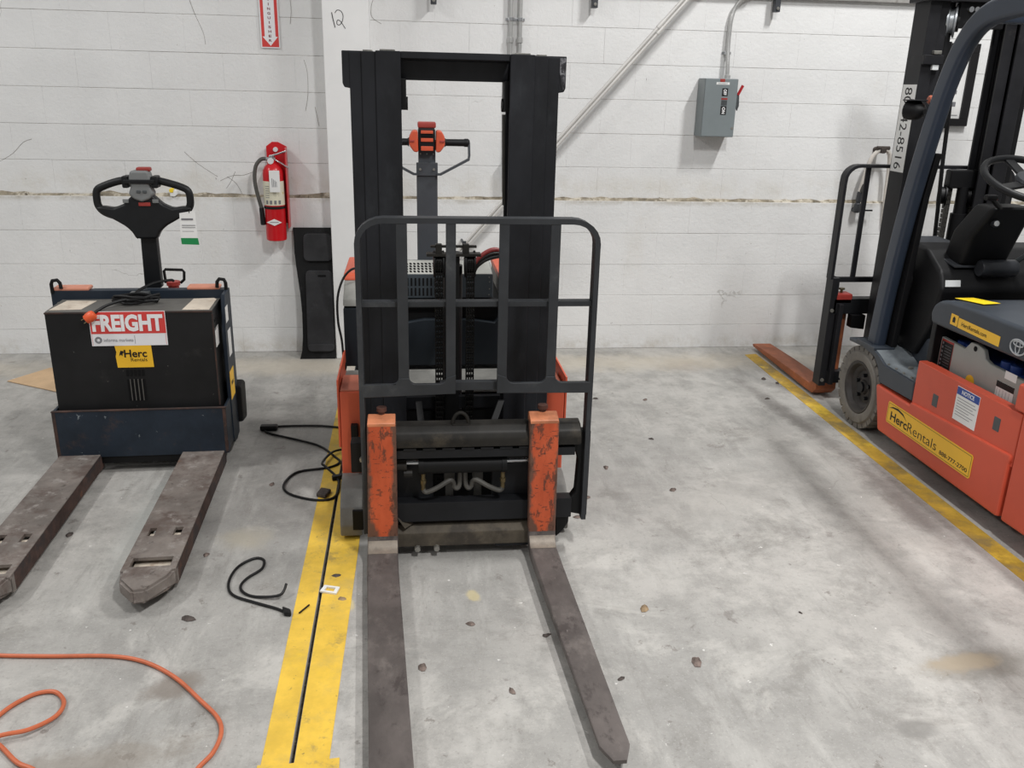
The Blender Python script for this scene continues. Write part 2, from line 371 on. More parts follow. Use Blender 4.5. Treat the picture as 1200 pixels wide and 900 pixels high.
ORG = {}
def root(name, loc, label, cat, rz=0., group=None):
    o = bpy.data.objects.new(name, None); C.objects.link(o); o.empty_display_size = .2
    o.location = loc; o.rotation_euler = (0, 0, rz); o['label'] = label; o['category'] = cat
    if group: o['group'] = group
    ORG[o.name] = Vector(loc)
    return o
def obj(name, bm, mat, parent=None, label=None, cat=None, group=None, kind=None, ang=35):
    if isinstance(bm, bmesh.types.BMesh):
        me = bpy.data.meshes.new(name); bm.to_mesh(me); bm.free()
    else: me = bm
    me.materials.clear()
    me.materials.append(MATS[mat])
    o = bpy.data.objects.new(name, me); C.objects.link(o)
    if parent is not None:
        org = ORG[parent.name]; o.parent = parent
    else:
        xs = [v.co for v in me.vertices]
        org = Vector(((min(v.x for v in xs) + max(v.x for v in xs)) / 2, (min(v.y for v in xs) + max(v.y for v in xs)) / 2, min(v.z for v in xs)))
        o.location = org
    ORG[o.name] = org
    me.transform(Matrix.Translation(-org))
    me.polygons.foreach_set('use_smooth', [True] * len(me.polygons))
    me.set_sharp_from_angle(angle=math.radians(ang))
    wn_ = o.modifiers.new('weighted_normals', 'WEIGHTED_NORMAL'); wn_.keep_sharp = True
    if label: o['label'] = label
    if cat: o['category'] = cat
    if group: o['group'] = group
    if kind: o['kind'] = kind
    return o
def B(): return bmesh.new()
def bx(name, a, b, mat, parent=None, bev=.003, **k):
    bm = B(); box(bm, a, b, bev); return obj(name, bm, mat, parent, **k)
def plate(name, o, r, u, w, h, mat, parent, t=.001, off=.0, bev=0., poly=None, **k):
    """thin sheet in the plane (r,u) from corner o; poly in unit coordinates"""
    o = Vector(o); r = Vector(r).normalized(); u = Vector(u).normalized(); n = r.cross(u)
    poly = poly or [(0, 0), (1, 0), (1, 1), (0, 1)]
    bm = B(); prism(bm, [o + n*off + r*(a*w) + u*(b*h) for a, b in poly], n * t, bev)
    return obj(name, bm, mat, parent, **k)
def text(name, body, o, r, u, w, h, mat, parent, bold=0., off=.0012, shear=0., t=.0004, **k):
    cu = bpy.data.curves.new('lettering', 'FONT'); cu.body = body; cu.size = 1; cu.offset = bold; cu.resolution_u = 3; cu.shear = shear
    ob = bpy.data.objects.new('lettering', cu); C.objects.link(ob)
    bpy.context.view_layer.update()
    me = bpy.data.meshes.new_from_object(ob); bpy.data.objects.remove(ob); bpy.data.curves.remove(cu)
    me.name = name
    xs = [v.co.x for v in me.vertices]; ys = [v.co.y for v in me.vertices]
    sx = w / (max(xs) - min(xs)); sy = h / (max(ys) - min(ys)); x0 = min(xs); y0 = min(ys)
    o = Vector(o); r = Vector(r).normalized(); u = Vector(u).normalized(); n = r.cross(u)
    for v in me.vertices:
        q = o + n*off + r * ((v.co.x - x0) * sx) + u * ((v.co.y - y0) * sy); v.co = q
    return obj(name, me, mat, parent, **k)
def dup(o, name=None, loc=None, parent=None):
    c = o.copy(); C.objects.link(c)
    if loc is not None: c.location = loc
    if parent: c.parent = parent
    return c

X = V(1, 0, 0); Y = V(0, 1, 0); Z = V(0, 0, 1)

# ================================================================== SETTING
# floor: dark joint bed with two slabs either side of the expansion joint
JX0, JX1 = -.3215, -.3105
fl = obj('floor', (lambda b: (box(b, (-7, -10, -.2), (9, .15, -.022)), b)[1])(B()), 'joint', kind='structure')
bx('slab', (-7, -10, -.0215), (JX0, .15, 0), 'concrete', fl, 0)
bx('slab', (JX1, -10, -.0215), (9, .15, 0), 'concrete', fl, 0)

# back wall: backing with mortar, each block its own piece; lower part stands proud and leaves a ledge
ZL = .9707; BH = .2032; BW = .4064
bm = B(); box(bm, (-7, .0032, -.1), (9, .25, 2.175)); box(bm, (-7, -.0268, -.1), (9, .0032, ZL - .004))
wall = obj('wall_back', bm, 'mortar', kind='structure')
def block_mesh(w, h, name):
    bm = B(); g = .0009
    box(bm, (-w/2, 0, g), (w/2, .02, h - g), .0014, 1)
    me = bpy.data.meshes.new(name); bm.to_mesh(me); bm.free(); me.materials.append(MATS['wall'])
    return me
full = block_mesh(BW, BH, 'block'); half_h = block_mesh(BW, ZL - 4*BH, 'block_low')
worg = ORG[wall.name]
for k in range(11):
    z = ZL + (k - 5) * BH if k else 0
    if k == 0: me, z = half_h, 0.
    else: me, z = full, ZL - 5*BH + k*BH
    face = -.030 if k < 5 else 0.
    ph = 1.183 + (0 if (k - 5) % 2 == 0 else BW/2) + BW/2
    i0 = math.ceil((-3.7 - ph) / BW); i1 = math.floor((5.4 - ph) / BW)
    for i in range(i0, i1 + 1):
        o = bpy.data.objects.new('block', me); C.objects.link(o); o.parent = wall
        o.location = Vector((ph + i*BW, face + random.uniform(-.0010, .0008), z)) - worg
        o.rotation_euler = (random.uniform(-.0012, .0012), 0, random.uniform(-.0012, .0012))
# dirt lying on the ledge
bm = B(); n = 150
xs = [-3.7 + 9.1*i/n for i in range(n+1)]
prev = None
for i, x in enumerate(xs):
    d = .006 + .010 * random.random() * (1 if random.random() < .8 else 1.8)
    q = [bm.verts.new((x, -.027 + .006*random.random(), ZL - .002)), bm.verts.new((x, -.016, ZL + d*.7)), bm.verts.new((x, -.0015, ZL + d + .006*random.random())), bm.verts.new((x, .001, ZL + d*1.2 + .008*random.random()))]
    if prev: bm.faces.new((prev[0], q[0], q[1], prev[1])); bm.faces.new((prev[1], q[1], q[2], prev[2])); bm.faces.new((prev[2], q[2], q[3], prev[3]))
    prev = q
obj('ledge_dirt', bm, 'ledge_dirt', wall, kind='stuff')
for cr in ([(-1.209, 2.061), (-1.184, 1.982), (-1.149, 1.893), (-1.141, 1.829)], [(-.593, 1.761), (-.577, 1.691), (-.579, 1.573), (-.598, 1.476)], [(-.542, 1.501), (-.533, 1.45), (-.523, 1.39)], [(-.653, 2.079), (-.651, 2.02), (-.66, 1.953)],
           [(-1.315, 1.23), (-1.242, 1.162), (-1.135, 1.089)], [(-2.356, 1.161), (-2.279, 1.206), (-2.213, 1.269), (-2.163, 1.289)], [(-1.122, 1.064), (-1.05, 1.095), (-.98, 1.10), (-.908, 1.126)], [(-1.09, 1.02), (-1.06, 1.06), (-1.03, 1.12)], [(-1.08, 1.09), (-1.03, 1.05), (-1.0, .99)], [(-.186, 2.094), (-.197, 2.058), (-.194, 2.003), (-.141, 1.968)]):
    bm = B(); tube(bm, [(x_, -.0006, z_) for x_, z_ in cr], .0011, 5, sm=4); obj('hairline_crack', bm, 'crack', wall)
bx('upper_course', (-7, .0, 2.195), (9, .25, 5.2), 'upper_wall', wall, 0)
# bond beam above the blocks
bx('trim_2', (-7, -.035, 2.178), (9, .001, 2.30), 'beam', None, .004, kind='structure', label='grey concrete bond beam running along the top of the block wall')
# painted column
col = bx('trim_1', (-.462, -.20, 0), (-.205, .004, 3.2), 'column_paint', None, .006, kind='structure', label='smooth white painted column standing against the block wall')
bm = B()
tube(bm, [(-.408, -.2005, 2.008), (-.402, -.2005, 1.975), (-.392, -.2005, 1.93)], .0022, 6)
tube(bm, [(-.390, -.2005, 2.005), (-.378, -.2005, 2.020), (-.357, -.2005, 2.016), (-.346, -.2005, 1.992), (-.352, -.2005, 1.962), (-.368, -.2005, 1.944),
          (-.381, -.2005, 1.950), (-.378, -.2005, 1.968), (-.364, -.2005, 1.966), (-.350, -.2005, 1.948), (-.336, -.2005, 1.926)], .0017, 6, sm=5)
obj('handwritten_number', bm, 'print_black', col, label='handwritten number 12 in black marker')

# yellow floor lines
bm = B(); pz(bm, [(-.393, -6), (JX0 - .001, -6), (JX0 - .001, -.92), (-.392, -.92)], .0, .0015)
obj('yellow_floor_line', bm, 'line_yellow', None, label='yellow floor line along the left side of the expansion joint', cat='floor marking', group='yellow floor lines')
bm = B(); pz(bm, [(JX1 + .001, -6), (-.238, -6), (-.222, -3.7), (-.203, -2.6), (-.20, -.92), (JX1 + .001, -.92)], .0, .0015)
obj('yellow_floor_line', bm, 'line_yellow', None, label='yellow floor line between the expansion joint and the stacker forks', cat='floor marking', group='yellow floor lines')
bm = B(); pz(bm, [(-.40, -3.704), (-.364, -3.702), (-.34, -3.706), (-.196, -3.694), (-.19, -3.86), (-.405, -3.86)], .0022, .0035)
obj('yellow_tape_patch', bm, 'line_yellow', None, label='short yellow tape piece laid across the joint at the near end', cat='floor marking')
bm = B(); pz(bm, [(2.172, -6), (2.254, -6), (2.268, -1.7), (2.272, -.2), (2.19, -.215), (2.180, -1.7)], .0, .0015)
obj('yellow_floor_line', bm, 'line_yellow_worn', None, label='single worn yellow floor line beside the orange forklift', cat='floor marking', group='yellow floor lines')

# ================================================================== CENTRE: WALKIE STACKER
ST = root('walkie_stacker', (.165, -2.2, 0), 'black-masted walkie stacker with two orange-shanked forks, parked beside the column', 'stacker')
MX = .163
def rail(name, s, x_out, x_in, ytop, yb, z0, z1, t=.012):
    """C-channel with the web outside (s=-1 left, +1 right)"""
    bm = B()
    a, b = MX + s*x_out, MX + s*x_in
    w = a - s*t*1.2
    pz(bm, [(a, ytop), (b, ytop), (b, ytop + t), (w, ytop + t), (w, yb - t), (b, yb - t), (b, yb), (a, yb)], z0, z1, .002, 1)
    return obj(name, bm, 'mast_black', ST)
for s in (-1, 1):
    rail('outer_rail', s, .350, .296, -2.444, -2.30, .05, 1.738, .013)
    rail('middle_rail', s, .310, .250, -2.452, -2.31, .09, 1.741, .013)
    rail('inner_rail', s, .264, .182, -2.460, -2.32, .12, 1.744, .014)
    # wrap plate at the head of the mast
    bm = B(); py(bm, [(MX + s*.30, 1.742), (MX + s*.374, 1.742), (MX + s*.374, 1.64), (MX + s*.368, 1.628), (MX + s*.345, 1.624), (MX + s*.345, 1.70), (MX + s*.30, 1.71)], -2.440, -2.30, .002, 1)
    hp_ = obj('head_plate', bm, 'mast_black', ST)
    if s > 0:
        bm = B(); prism(bm, [(MX + a_, -2.4415, z_) for a_, z_ in ((.3515, 1.737), (.372, 1.737), (.371, 1.66), (.366, 1.632), (.358, 1.65), (.3515, 1.69))], (0, -.0008, 0)); obj('worn_patch', bm, 'worn_paint', hp_)
    bx('top_cap', (MX + s*.20, -2.445, 1.743), (MX + s*.25, -2.34, 1.749), 'bolt_steel', ST, .001)
    bx('top_cap', (MX + s*.275, -2.445, 1.74), (MX + s*.305, -2.34, 1.746), 'bolt_steel', ST, .001)
    # guide roller block inside the inner rail
    bm = B(); box(bm, (MX + s*.186, -2.43, 1.56), (MX + s*.165, -2.36, 1.66), .004); cyl(bm, (MX + s*.19, -2.40, 1.58), (MX + s*.160, -2.40, 1.58), .022, 14)
    obj('guide_roller', bm, 'deep_black', ST)
bm = B(); tube(bm, [(MX + .168, -2.40, 1.55), (MX + .171, -2.40, 1.4), (MX + .176, -2.39, 1.24)], .006, 6)
obj('mast_hose', bm, 'hose_grey', ST)
# head crossbar with lip
bm = B(); px(bm, [(-2.45, 1.744), (-2.36, 1.744), (-2.36, 1.655), (-2.385, 1.655), (-2.392, 1.718), (-2.45, 1.722)], MX - .183, MX + .183, .002, 1)
obj('crossbar', bm, 'mast_black', ST)
bx('cross_member', (MX - .262, -2.315, .44), (MX + .262, -2.29, .49), 'mast_black', ST, .003)
bx('cross_member', (MX - .30, -2.305, .05), (MX + .30, -2.30, .43), 'deep_black', ST, .002)
# lift cylinder, chains and crosshead
bm = B(); cyl(bm, (MX, -2.27, .08), (MX, -2.27, 1.0), .036, 20); cyl(bm, (MX, -2.27, 1.0), (MX, -2.27, 1.05), .026, 16)
obj('lift_cylinder', bm, 'mast_black', ST)
bm = B(); box(bm, (MX - .10, -2.345, 1.045), (MX + .10, -2.30, 1.055), .001); box(bm, (MX - .085, -2.33, 1.075), (MX + .085, -2.31, 1.083), .001)
for q in (-.055, .045): box(bm, (MX + q - .012, -2.338, 1.045), (MX + q + .012, -2.315, 1.09), .003)
obj('crosshead', bm, 'bar_grease', ST)
def link_chain(name, x, y, z0, z1, w, pitch, mat, parent):
    bm = B(); z = z1
    while z > z0:
        for q in (-1, -.33, .33, 1): box(bm, (x + q*w*.42 - w*.07, y - .011, z - pitch*.86), (x + q*w*.42 + w*.07, y + .011, z))
        cyl(bm, (x - w/2, y, z - pitch*.43), (x + w/2, y, z - pitch*.43), .0065, 8)
        z -= pitch
    return obj(name, bm, mat, parent)
for q in (-.054, .062):
    link_chain('lift_chain', MX + q, -2.335, .13, 1.03, .032, .021, 'chain_black', ST)
    bm = B(); lathe(bm, (MX + q - .02, -2.30, 1.01), X, [(.012, 0), (.050, 0), (.050, .006), (.042, .010), (.042, .030), (.050, .034), (.050, .04), (.012, .04)], 24)
    obj('chain_pulley', bm, 'deep_black', ST)
bx('chain_guard', (MX - .034, -2.325, .30), (MX + .022, -2.31, 1.04), 'deep_black', ST, .002)

# ---- carriage
CX0, CX1 = -.166, .602
bm = B(); px(bm, [(-2.70, .435), (-2.665, .435), (-2.60, .44), (-2.595, .49), (-2.625, .512), (-2.665, .508), (-2.69, .488), (-2.70, .465)], CX0 + .01, CX1, .006, 2)
obj('upper_fork_bar', bm, 'bar_grease', ST)
bm = B(); box(bm, (CX0 + .02, -2.69, .392), (CX1 - .02, -2.655, .424), .002)
x = -.03
while x < .42:
    box(bm, (x, -2.694, .424), (x + .045, -2.66, .432), .001); x += .068
obj('notched_strip', bm, 'plate_black', ST)
bx('lower_fork_bar', (CX0 + .015, -2.675, .135), (CX1 - .02, -2.62, .212), 'plate_black', ST, .004)
bm = B(); px(bm, [(-2.685, .04), (-2.60, .04), (-2.58, .125), (-2.655, .118), (-2.685, .095)], -.12, .45, .004, 2)
obj('lower_beam', bm, 'beam_rust', ST)
bm = B(); prism(bm, [(-.03, -2.69, .118), (.0, -2.66, .122), (-.045, -2.655, .16), (-.055, -2.68, .155)], (0, .01, .0)); obj('gusset', bm, 'beam_rust', ST)
for bxp in (.015, .085):
    bm = B(); cyl(bm, (bxp, -2.70, .036), (bxp, -2.675, .036), .011, 6); obj('bolt', bm, 'bolt_steel', ST)
bx('foot_plate', (.30, -2.68, .028), (.44, -2.64, .042), 'plate_black', ST, .003)
for a, b in ((-.14, .075), (.29, .47)):
    bx('carriage_plate', (a, -2.62, .20), (b, -2.59, .395), 'plate_black', ST, .003)
# side-shift cylinder
bm = B(); cyl(bm, (.03, -2.655, .352), (.335, -2.655, .352), .031, 22); cyl(bm, (.022, -2.655, .352), (.042, -2.655, .352), .034, 22); cyl(bm, (.32, -2.655, .352), (.338, -2.655, .352), .034, 22)
sc_ = obj('side_shift_cylinder', bm, 'deep_black', ST)
for a, b in ((.335, .42), (-.02, .03)):
    bm = B(); cyl(bm, (a, -2.655, .362), (b, -2.655, .362), .0075, 12); obj('piston_rod', bm, 'chrome', sc_)
bm = B(); cyl(bm, (-.09, -2.655, .352), (-.02, -2.655, .352), .02, 14); cyl(bm, (-.03, -2.66, .322), (.0, -2.66, .322), .014, 10); obj('rod_end', bm, 'bar_grease', sc_)
for s, x in ((1, .038), (-1, .325)):
    bm = B(); cyl(bm, (x, -2.668, .325), (x, -2.668, .262), .008, 10); cyl(bm, (x, -2.668, .30), (x, -2.668, .285), .011, 8); obj('fitting', bm, 'brass', sc_)
    bm = B(); tube(bm, [(x, -2.668, .262), (x + s*.012, -2.67, .252), (x + s*.05, -2.67, .268), (x + s*.095, -2.66, .292), (x + s*.108, -2.65, .28), (x + s*.112, -2.645, .262), (x + s*.122, -2.645, .252), (x + s*.132, -2.64, .266), (x + s*.134, -2.63, .32)], .009, 8, sm=4)
    obj('hydraulic_hose', bm, 'hose_grey', ST)
for x in (.135, .24):
    bm = B(); box(bm, (x - .014, -2.60, .10), (x + .014, -2.575, .275), .003); box(bm, (x - .019, -2.605, .262), (x + .019, -2.57, .30), .003); obj('chain_anchor', bm, 'hose_grey', ST)
for x0, x1 in ((.035, .03), (.30, .335)):
    bm = B(); prism(bm, [(x0 - .012, -2.55, .47), (x0 + .012, -2.55, .47), (x1 + .008, -2.50, .535), (x1 - .014, -2.50, .535)], (0, .012, 0)); obj('carriage_strut', bm, 'deep_black', ST)
# lifting eye
bm = B(); tube(bm, [(.172 + .028*math.cos(a), -2.655, .508 + .042*math.sin(a)) for a in [PI*k/12 for k in range(13)]], .0065, 8); box(bm, (.142, -2.668, .498), (.202, -2.64, .512), .003)
obj('lifting_eye', bm, 'bar_grease', ST)
# left stop and right side bracket
bm = B(); box(bm, (-.215, -2.66, .33), (-.168, -2.60, .445), .004); obj('side_stop', bm, 'deep_black', ST)
bm = B(); cyl(bm, (-.175, -2.675, .385), (-.175, -2.66, .385), .01, 6); obj('bolt', bm, 'bolt_steel', ST)
bm = B(); py(bm, [(.52, .455), (.575, .452), (.60, .475), (.642, .475), (.642, .135), (.575, .15), (.575, .11), (.555, .075), (.53, .05), (.52, .21), (.575, .205), (.595, .235), (.60, .36), (.59, .395), (.52, .40)], -2.665, -2.625, .003, 1)
obj('side_bracket', bm, 'deep_black', ST)

# ---- load backrest
RX0, RX1 = -.168, .626
flat = lambda w, d: [(-w/2, -d/2), (w/2, -d/2), (w/2, d/2), (-w/2, d/2)]
pts = [V(RX0, -2.66, 1.135)]
for a in range(0, 7):
    an = PI - a/6 * PI/2; pts.append(V(RX0 + .085 + .085*math.cos(an), -2.66, 1.15 + .075*math.sin(an)))
for a in range(0, 7):
    an = PI/2 - a/6 * PI/2; pts.append(V(RX1 - .085 + .085*math.cos(an), -2.66, 1.15 + .075*math.sin(an)))
pts.append(V(RX1, -2.66, 1.135))
bm = B(); sweep(bm, pts, flat(.018, .055), (0, -1, 0)); obj('top_rail', bm, 'rest_grey', ST)
bx('upright', (RX0 - .009, -2.688, .10), (RX0 + .009, -2.632, 1.14), 'rest_grey', ST, .002)
bx('upright', (RX1 - .009, -2.688, .13), (RX1 + .009, -2.632, 1.14), 'rest_grey', ST, .002)
for x, w in ((-.024, .036), (.136, .033), (.312, .033), (.483, .033)):
    bx('backrest_bar', (x - w/2, -2.686, .63), (x + w/2, -2.674, 1.222), 'rest_grey', ST, .002)
bx('mid_rail', (RX0, -2.672, .936), (RX1, -2.632, .954), 'rest_grey', ST, .002)
def rim(name, segs, z0, z1):
    bm = B(); py(bm, segs, -2.689, -2.672, .0015, 1); return obj(name, bm, 'rest_grey', ST)
def fil(x, z, s, r=.022):   # fillet arc from upright to rim, s=+1 opens right
    return [(x + s*r - s*r*math.sin(a), z + r - r*math.cos(a)) for a in [PI/2 - k*PI/8 for k in range(5)]]
zb = .668
rim('bottom_rail', [(RX0, .622), (RX0, zb)] + [(-.042 - .02, zb)] + fil(-.042, zb, -1)[::-1] + fil(-.006, zb, 1) + fil(.120, zb, -1)[::-1] + [(.153, .70), (.153, .632)], 0, 0)
rim('bottom_rail', [(.296, .632), (.296, .70)] + fil(.329, zb, 1) + fil(.466, zb, -1)[::-1] + fil(.50, zb, 1) + [(RX1, zb), (RX1, .628)], 0, 0)
bx('rear_tie_bar', (.10, -2.665, .636), (.33, -2.635, .666), 'rest_grey', ST, .002)

# ---- forks
def shank_mat(name, xc, hw):
    t = NT(name); v = t.coord('Object'); vs_ = t.mapping(v, (1, 1, .4))
    c = t.mix(t.ramp(t.noise(vs_, 8, 6), .35, .65), lin((186, 78, 42)), lin((214, 98, 58)))
    sx = t.n.new('ShaderNodeSeparateXYZ'); t.link(v, sx.inputs[0])
    e = t.math('DIVIDE', t.math('ABSOLUTE', t.math('SUBTRACT', sx.outputs[0], xc)), hw)
    e = t.math('ADD', e, t.math('MULTIPLY', t.math('SUBTRACT', t.noise(vs_, 14, 8, .75), .5), 1.6))
    low = t.math('MULTIPLY', t.ramp(sx.outputs[2], .10, .17, 1, 0), .5)
    c = t.mix(t.ramp(t.math('ADD', e, low), .60, .88, 0, .9), c, lin((92, 74, 62)))
    c = t.mix(t.ramp(t.noise(vs_, 34, 6, .7), .55, .61, 0, .8), c, lin((80, 54, 42)))
    c = t.mix(t.ramp(t.noise(t.mapping(v, (.4, 1, 1)), 60, 5, .7), .57, .63, 0, .7), c, lin((66, 48, 40)))
    MATS[name] = t.done(c, .55)
def fork(xs_top, xs_heel, xs_tip, y_tip, z_top):
    mname = 'shank_' + ('a' if xs_top[0] < 0 else 'b'); shank_mat(mname, (xs_top[0] + xs_top[1] + xs_heel[0] + xs_heel[1])/4 - .165, .054)
    f_org = None
    zt = z_top
    secs = []   # (y_front/top point, back/bottom point, x0, x1)
    for z in (.53, .40, .28, .17, .115):
        k = (.53 - z) / .5
        a0 = xs_top[0] + (xs_heel[0] - xs_top[0]) * k; a1 = xs_top[1] + (xs_heel[1] - xs_top[1]) * k
        secs.append(((-2.715, z), (-2.678, z), a0, a1))
    # heel bend
    for q in (0, 20, 45, 70, 90):
        a = math.radians(q); r = .045
        top = (-2.715 - r*(1 - math.cos(a)), zt + r - r*math.sin(a)); R = r + .037
        bot = (-2.678 - R*(1 - math.cos(a)), zt + r - R*math.sin(a))
        secs.append((top, bot, xs_heel[0], xs_heel[1]))
    L0 = -2.80
    shank, blade = secs[:6], secs[5:]
    for y in (-2.9, -3.1, -3.3, -3.5, -3.68, y_tip + .055, y_tip):
        k = (y - L0) / (y_tip - L0)
        a0 = xs_heel[0] + (xs_tip[0] - xs_heel[0]) * k; a1 = xs_heel[1] + (xs_tip[1] - xs_heel[1]) * k
        if y == y_tip: a0 += .022; a1 -= .022
        blade.append(((y, zt - .006*k), (y, zt - .037 + .02*k), a0, a1))
    def loft(name, ss, mat, par):
        bm = B(); R_ = []
        for tp, bt, a0, a1 in ss:
            c = min(.004, (a1 - a0) * .1)
            R_.append([bm.verts.new((a0, tp[0]*.9 + bt[0]*.1, tp[1]*.9 + bt[1]*.1)), bm.verts.new((a0 + c, *tp)), bm.verts.new((a1 - c, *tp)), bm.verts.new((a1, tp[0]*.9 + bt[0]*.1, tp[1]*.9 + bt[1]*.1)), bm.verts.new((a1, *bt)), bm.verts.new((a0, *bt))])
        fs = [bm.faces.new(R_[0]), bm.faces.new(R_[-1][::-1])]
        for i in range(len(R_) - 1):
            for j in range(6): fs.append(bm.faces.new((R_[i][j], R_[i][(j+1) % 6], R_[i+1][(j+1) % 6], R_[i+1][j])))
        bmesh.ops.recalc_face_normals(bm, faces=fs)
        return obj(name, bm, mat, par, ang=30)
    bl = loft('fork', blade, 'fork_steel', ST)
    loft('shank', shank, mname, bl)
    # bare heel weld
    loft('heel', [(((t_[0] - .0012*math.cos(math.radians(q)), t_[1] + .0012*math.sin(math.radians(q)))), ((t_[0]*.9 + b_[0]*.1), (t_[1]*.9 + b_[1]*.1)), a0 + .002, a1 - .002) for (t_, b_, a0, a1), q in zip(secs[6:10], (20, 45, 70, 90))], 'heel_steel', bl)
    xm = (xs_top[0] + xs_top[1]) / 2
    # top hook over the bar, with spring pin
    bm = B(); px(bm, [(-2.716, .525), (-2.716, .538), (-2.66, .552), (-2.64, .545), (-2.64, .515), (-2.678, .515), (-2.678, .505)], xs_top[0] + .002, xs_top[1] - .002, .002, 1); obj('hook', bm, 'fork_edge', bl)
    bm = B(); cyl(bm, (xm + .0, -2.655, .54), (xm + .0, -2.655, .565), .012, 12); cyl(bm, (xm, -2.655, .562), (xm, -2.655, .575), .018, 14); obj('lock_pin', bm, 'pin_rust', bl)
    return bl
fork((-.153, -.054), (-.163, -.055), (-.114, -.004), -3.85, .058)
fork((.412, .516), (.420, .518), (.468, .546), -3.82, .058)

# ---- legs and housings
for s in (-1, 1):
    xo, xi = MX + s*.436, MX + s*.352
    bm = B(); box(bm, (xo, -2.35, .175), (xi, -2.16, .528), .008); h = obj('leg_housing', bm, 'stacker_orange', ST)
    bx('housing_top', (xo + .004*-s, -2.345, .527), (xi + .004*s, -2.162, .534), 'dusty_lit_orange', h, .002)
    bx('side_plate', (xo, -2.35, .30), (xo + s*.008, -1.95, .575), 'stacker_orange', ST, .002)
    bm = B(); px(bm, [(-2.54, .014), (-2.30, .014), (-2.10, .05), (-2.10, .19), (-2.38, .19), (-2.46, .17), (-2.52, .125), (-2.545, .06)], xo, MX + s*.352, .006, 2); l = obj('leg', bm, 'leg_grey', ST)
    bx('cover_plate', (xi - s*.004, -2.552, .045), (xi + s*.036, -2.538, .125), 'deep_black', l, .002) if s < 0 else None
    bm = B(); cyl(bm, (xo - s*.01, -2.44, .055), (xi + s*.01, -2.44, .055), .055, 24); obj('wheel', bm, 'cab_black', l)
    bx('base_leg', (MX + s*.34, -2.35, .06), (MX + s*.43, -1.5, .17), 'stacker_body', ST, .006)
bm = B(); cyl(bm, (-.217, -2.36, .21), (-.217, -2.36, .30), .01, 10); obj('spring_rod', bm, 'deep_black', ST)
bm = B(); box(bm, (-.232, -2.38, .27), (-.206, -2.35, .40), .003); obj('slot_plate', bm, 'deep_black', ST)

# ---- body
BX0, BX1 = -.277, .603
bm = B(); py(bm, [(BX0, .495), (BX1, .495), (BX1, .75), (.40, .75), (.36, .685), (.25, .70), (.06, .70), (-.03, .685), (-.07, .75), (BX0, .75)], -1.93, -1.40, .006, 2)
body = obj('body_cabinet', bm, 'stacker_body', ST)
bx('recess_back', (-.08, -1.90, .68), (.41, -1.42, .775), 'deep_black', ST, .002)
bx('seam', (BX0 + .004, -1.922, .748), (BX1 - .004, -1.41, .758), 'vent_dark', ST, 0)
for a, b in ((BX0, -.06), (.39, BX1)):
    bm = B(); px(bm, [(-1.93, .757), (-1.40, .757), (-1.40, .84), (-1.80, .84), (-1.915, .785)], a, b, .006, 2); obj('top_panel', bm, 'dusty_lit_grey', ST)
    bm = B(); px(bm, [(-1.80, .839), (-1.40, .839), (-1.40, .868), (-1.76, .868), (-1.79, .86)], a - .004, b + .004, .008, 2); obj('corner_cap', bm, 'stacker_orange', ST)
bx('deck_plate', (BX0, -2.13, .44), (BX1, -1.93, .48), 'dusty_lit_grey', ST, .004)
bx('lower_chassis', (BX0 + .03, -1.95, .06), (BX1 - .03, -1.42, .45), 'stacker_body', ST, .01)
bm = B(); cyl(bm, (MX - .04, -1.6, .115), (MX + .04, -1.6, .115), .115, 28); obj('drive_wheel', bm, 'cab_black', ST)
# charger with slotted vents
bm = B(); px(bm, [(-1.90, .785), (-1.68, .785), (-1.68, .908), (-1.74, .908), (-1.90, .888)], -.028, .352, .004, 2); ch = obj('charger', bm, 'charger_front', ST)
bm = B(); px(bm, [(-1.898, .8895), (-1.742, .9095), (-1.70, .9095), (-1.70, .906), (-1.742, .906), (-1.898, .886)], -.024, .348, 0); obj('charger_lid', bm, 'charger_top', ch)
bm = B()
for i in range(9):
    x = -.012 + i*.0165
    for z0, z1 in ((.797, .830), (.839, .872)): box(bm, (x, -1.9025, z0), (x + .007, -1.899, z1))
obj('vent_slots', bm, 'vent_dark', ch)
bm = B()
for i in range(9):
    x = -.014 + i*.0165
    for j in range(4):
        y = -1.882 + j*.034; z = .8918 + (y + 1.882) * .128
        prism(bm, [(x, y, z), (x + .009, y, z), (x + .006, y + .022, z + .0029), (x - .003, y + .022, z + .0029)], (0, 0, .0012))
obj('lid_slots', bm, 'vent_dark', ch)
bm = B()
for x, z in ((.335, .875), (.337, .855), (.337, .825), (.335, .80)): cyl(bm, (x, -1.903, z), (x, -1.899, z), .0025, 8)
obj('screws', bm, 'bolt_steel', ch)
# hoses near the pulleys
for i, m_ in enumerate(('red_cable', 'cable_black', 'cable_black')):
    bm = B(); tube(bm, [(.25, -2.12 + .01*i, .94 - .01*i), (.262, -2.12, .985 - .012*i), (.30, -2.10, 1.015 - .014*i), (.345, -2.08, 1.025 - .014*i), (.40, -2.06, 1.0)], .009, 8, sm=5); obj('power_cable', bm, m_, ST)
# loose cable at the left side
bm = B(); tube(bm, [(-.20, -1.86, .90), (-.235, -1.9, .91), (-.272, -1.93, .875), (-.296, -1.95, .80), (-.297, -1.96, .70), (-.284, -1.97, .62), (-.279, -1.98, .52)], .005, 7, sm=6); obj('side_cable', bm, 'cable_black', ST)
bx('cable_clamp', (-.296, -2.0, .50), (-.268, -1.96, .525), 'cable_black', ST, .004)

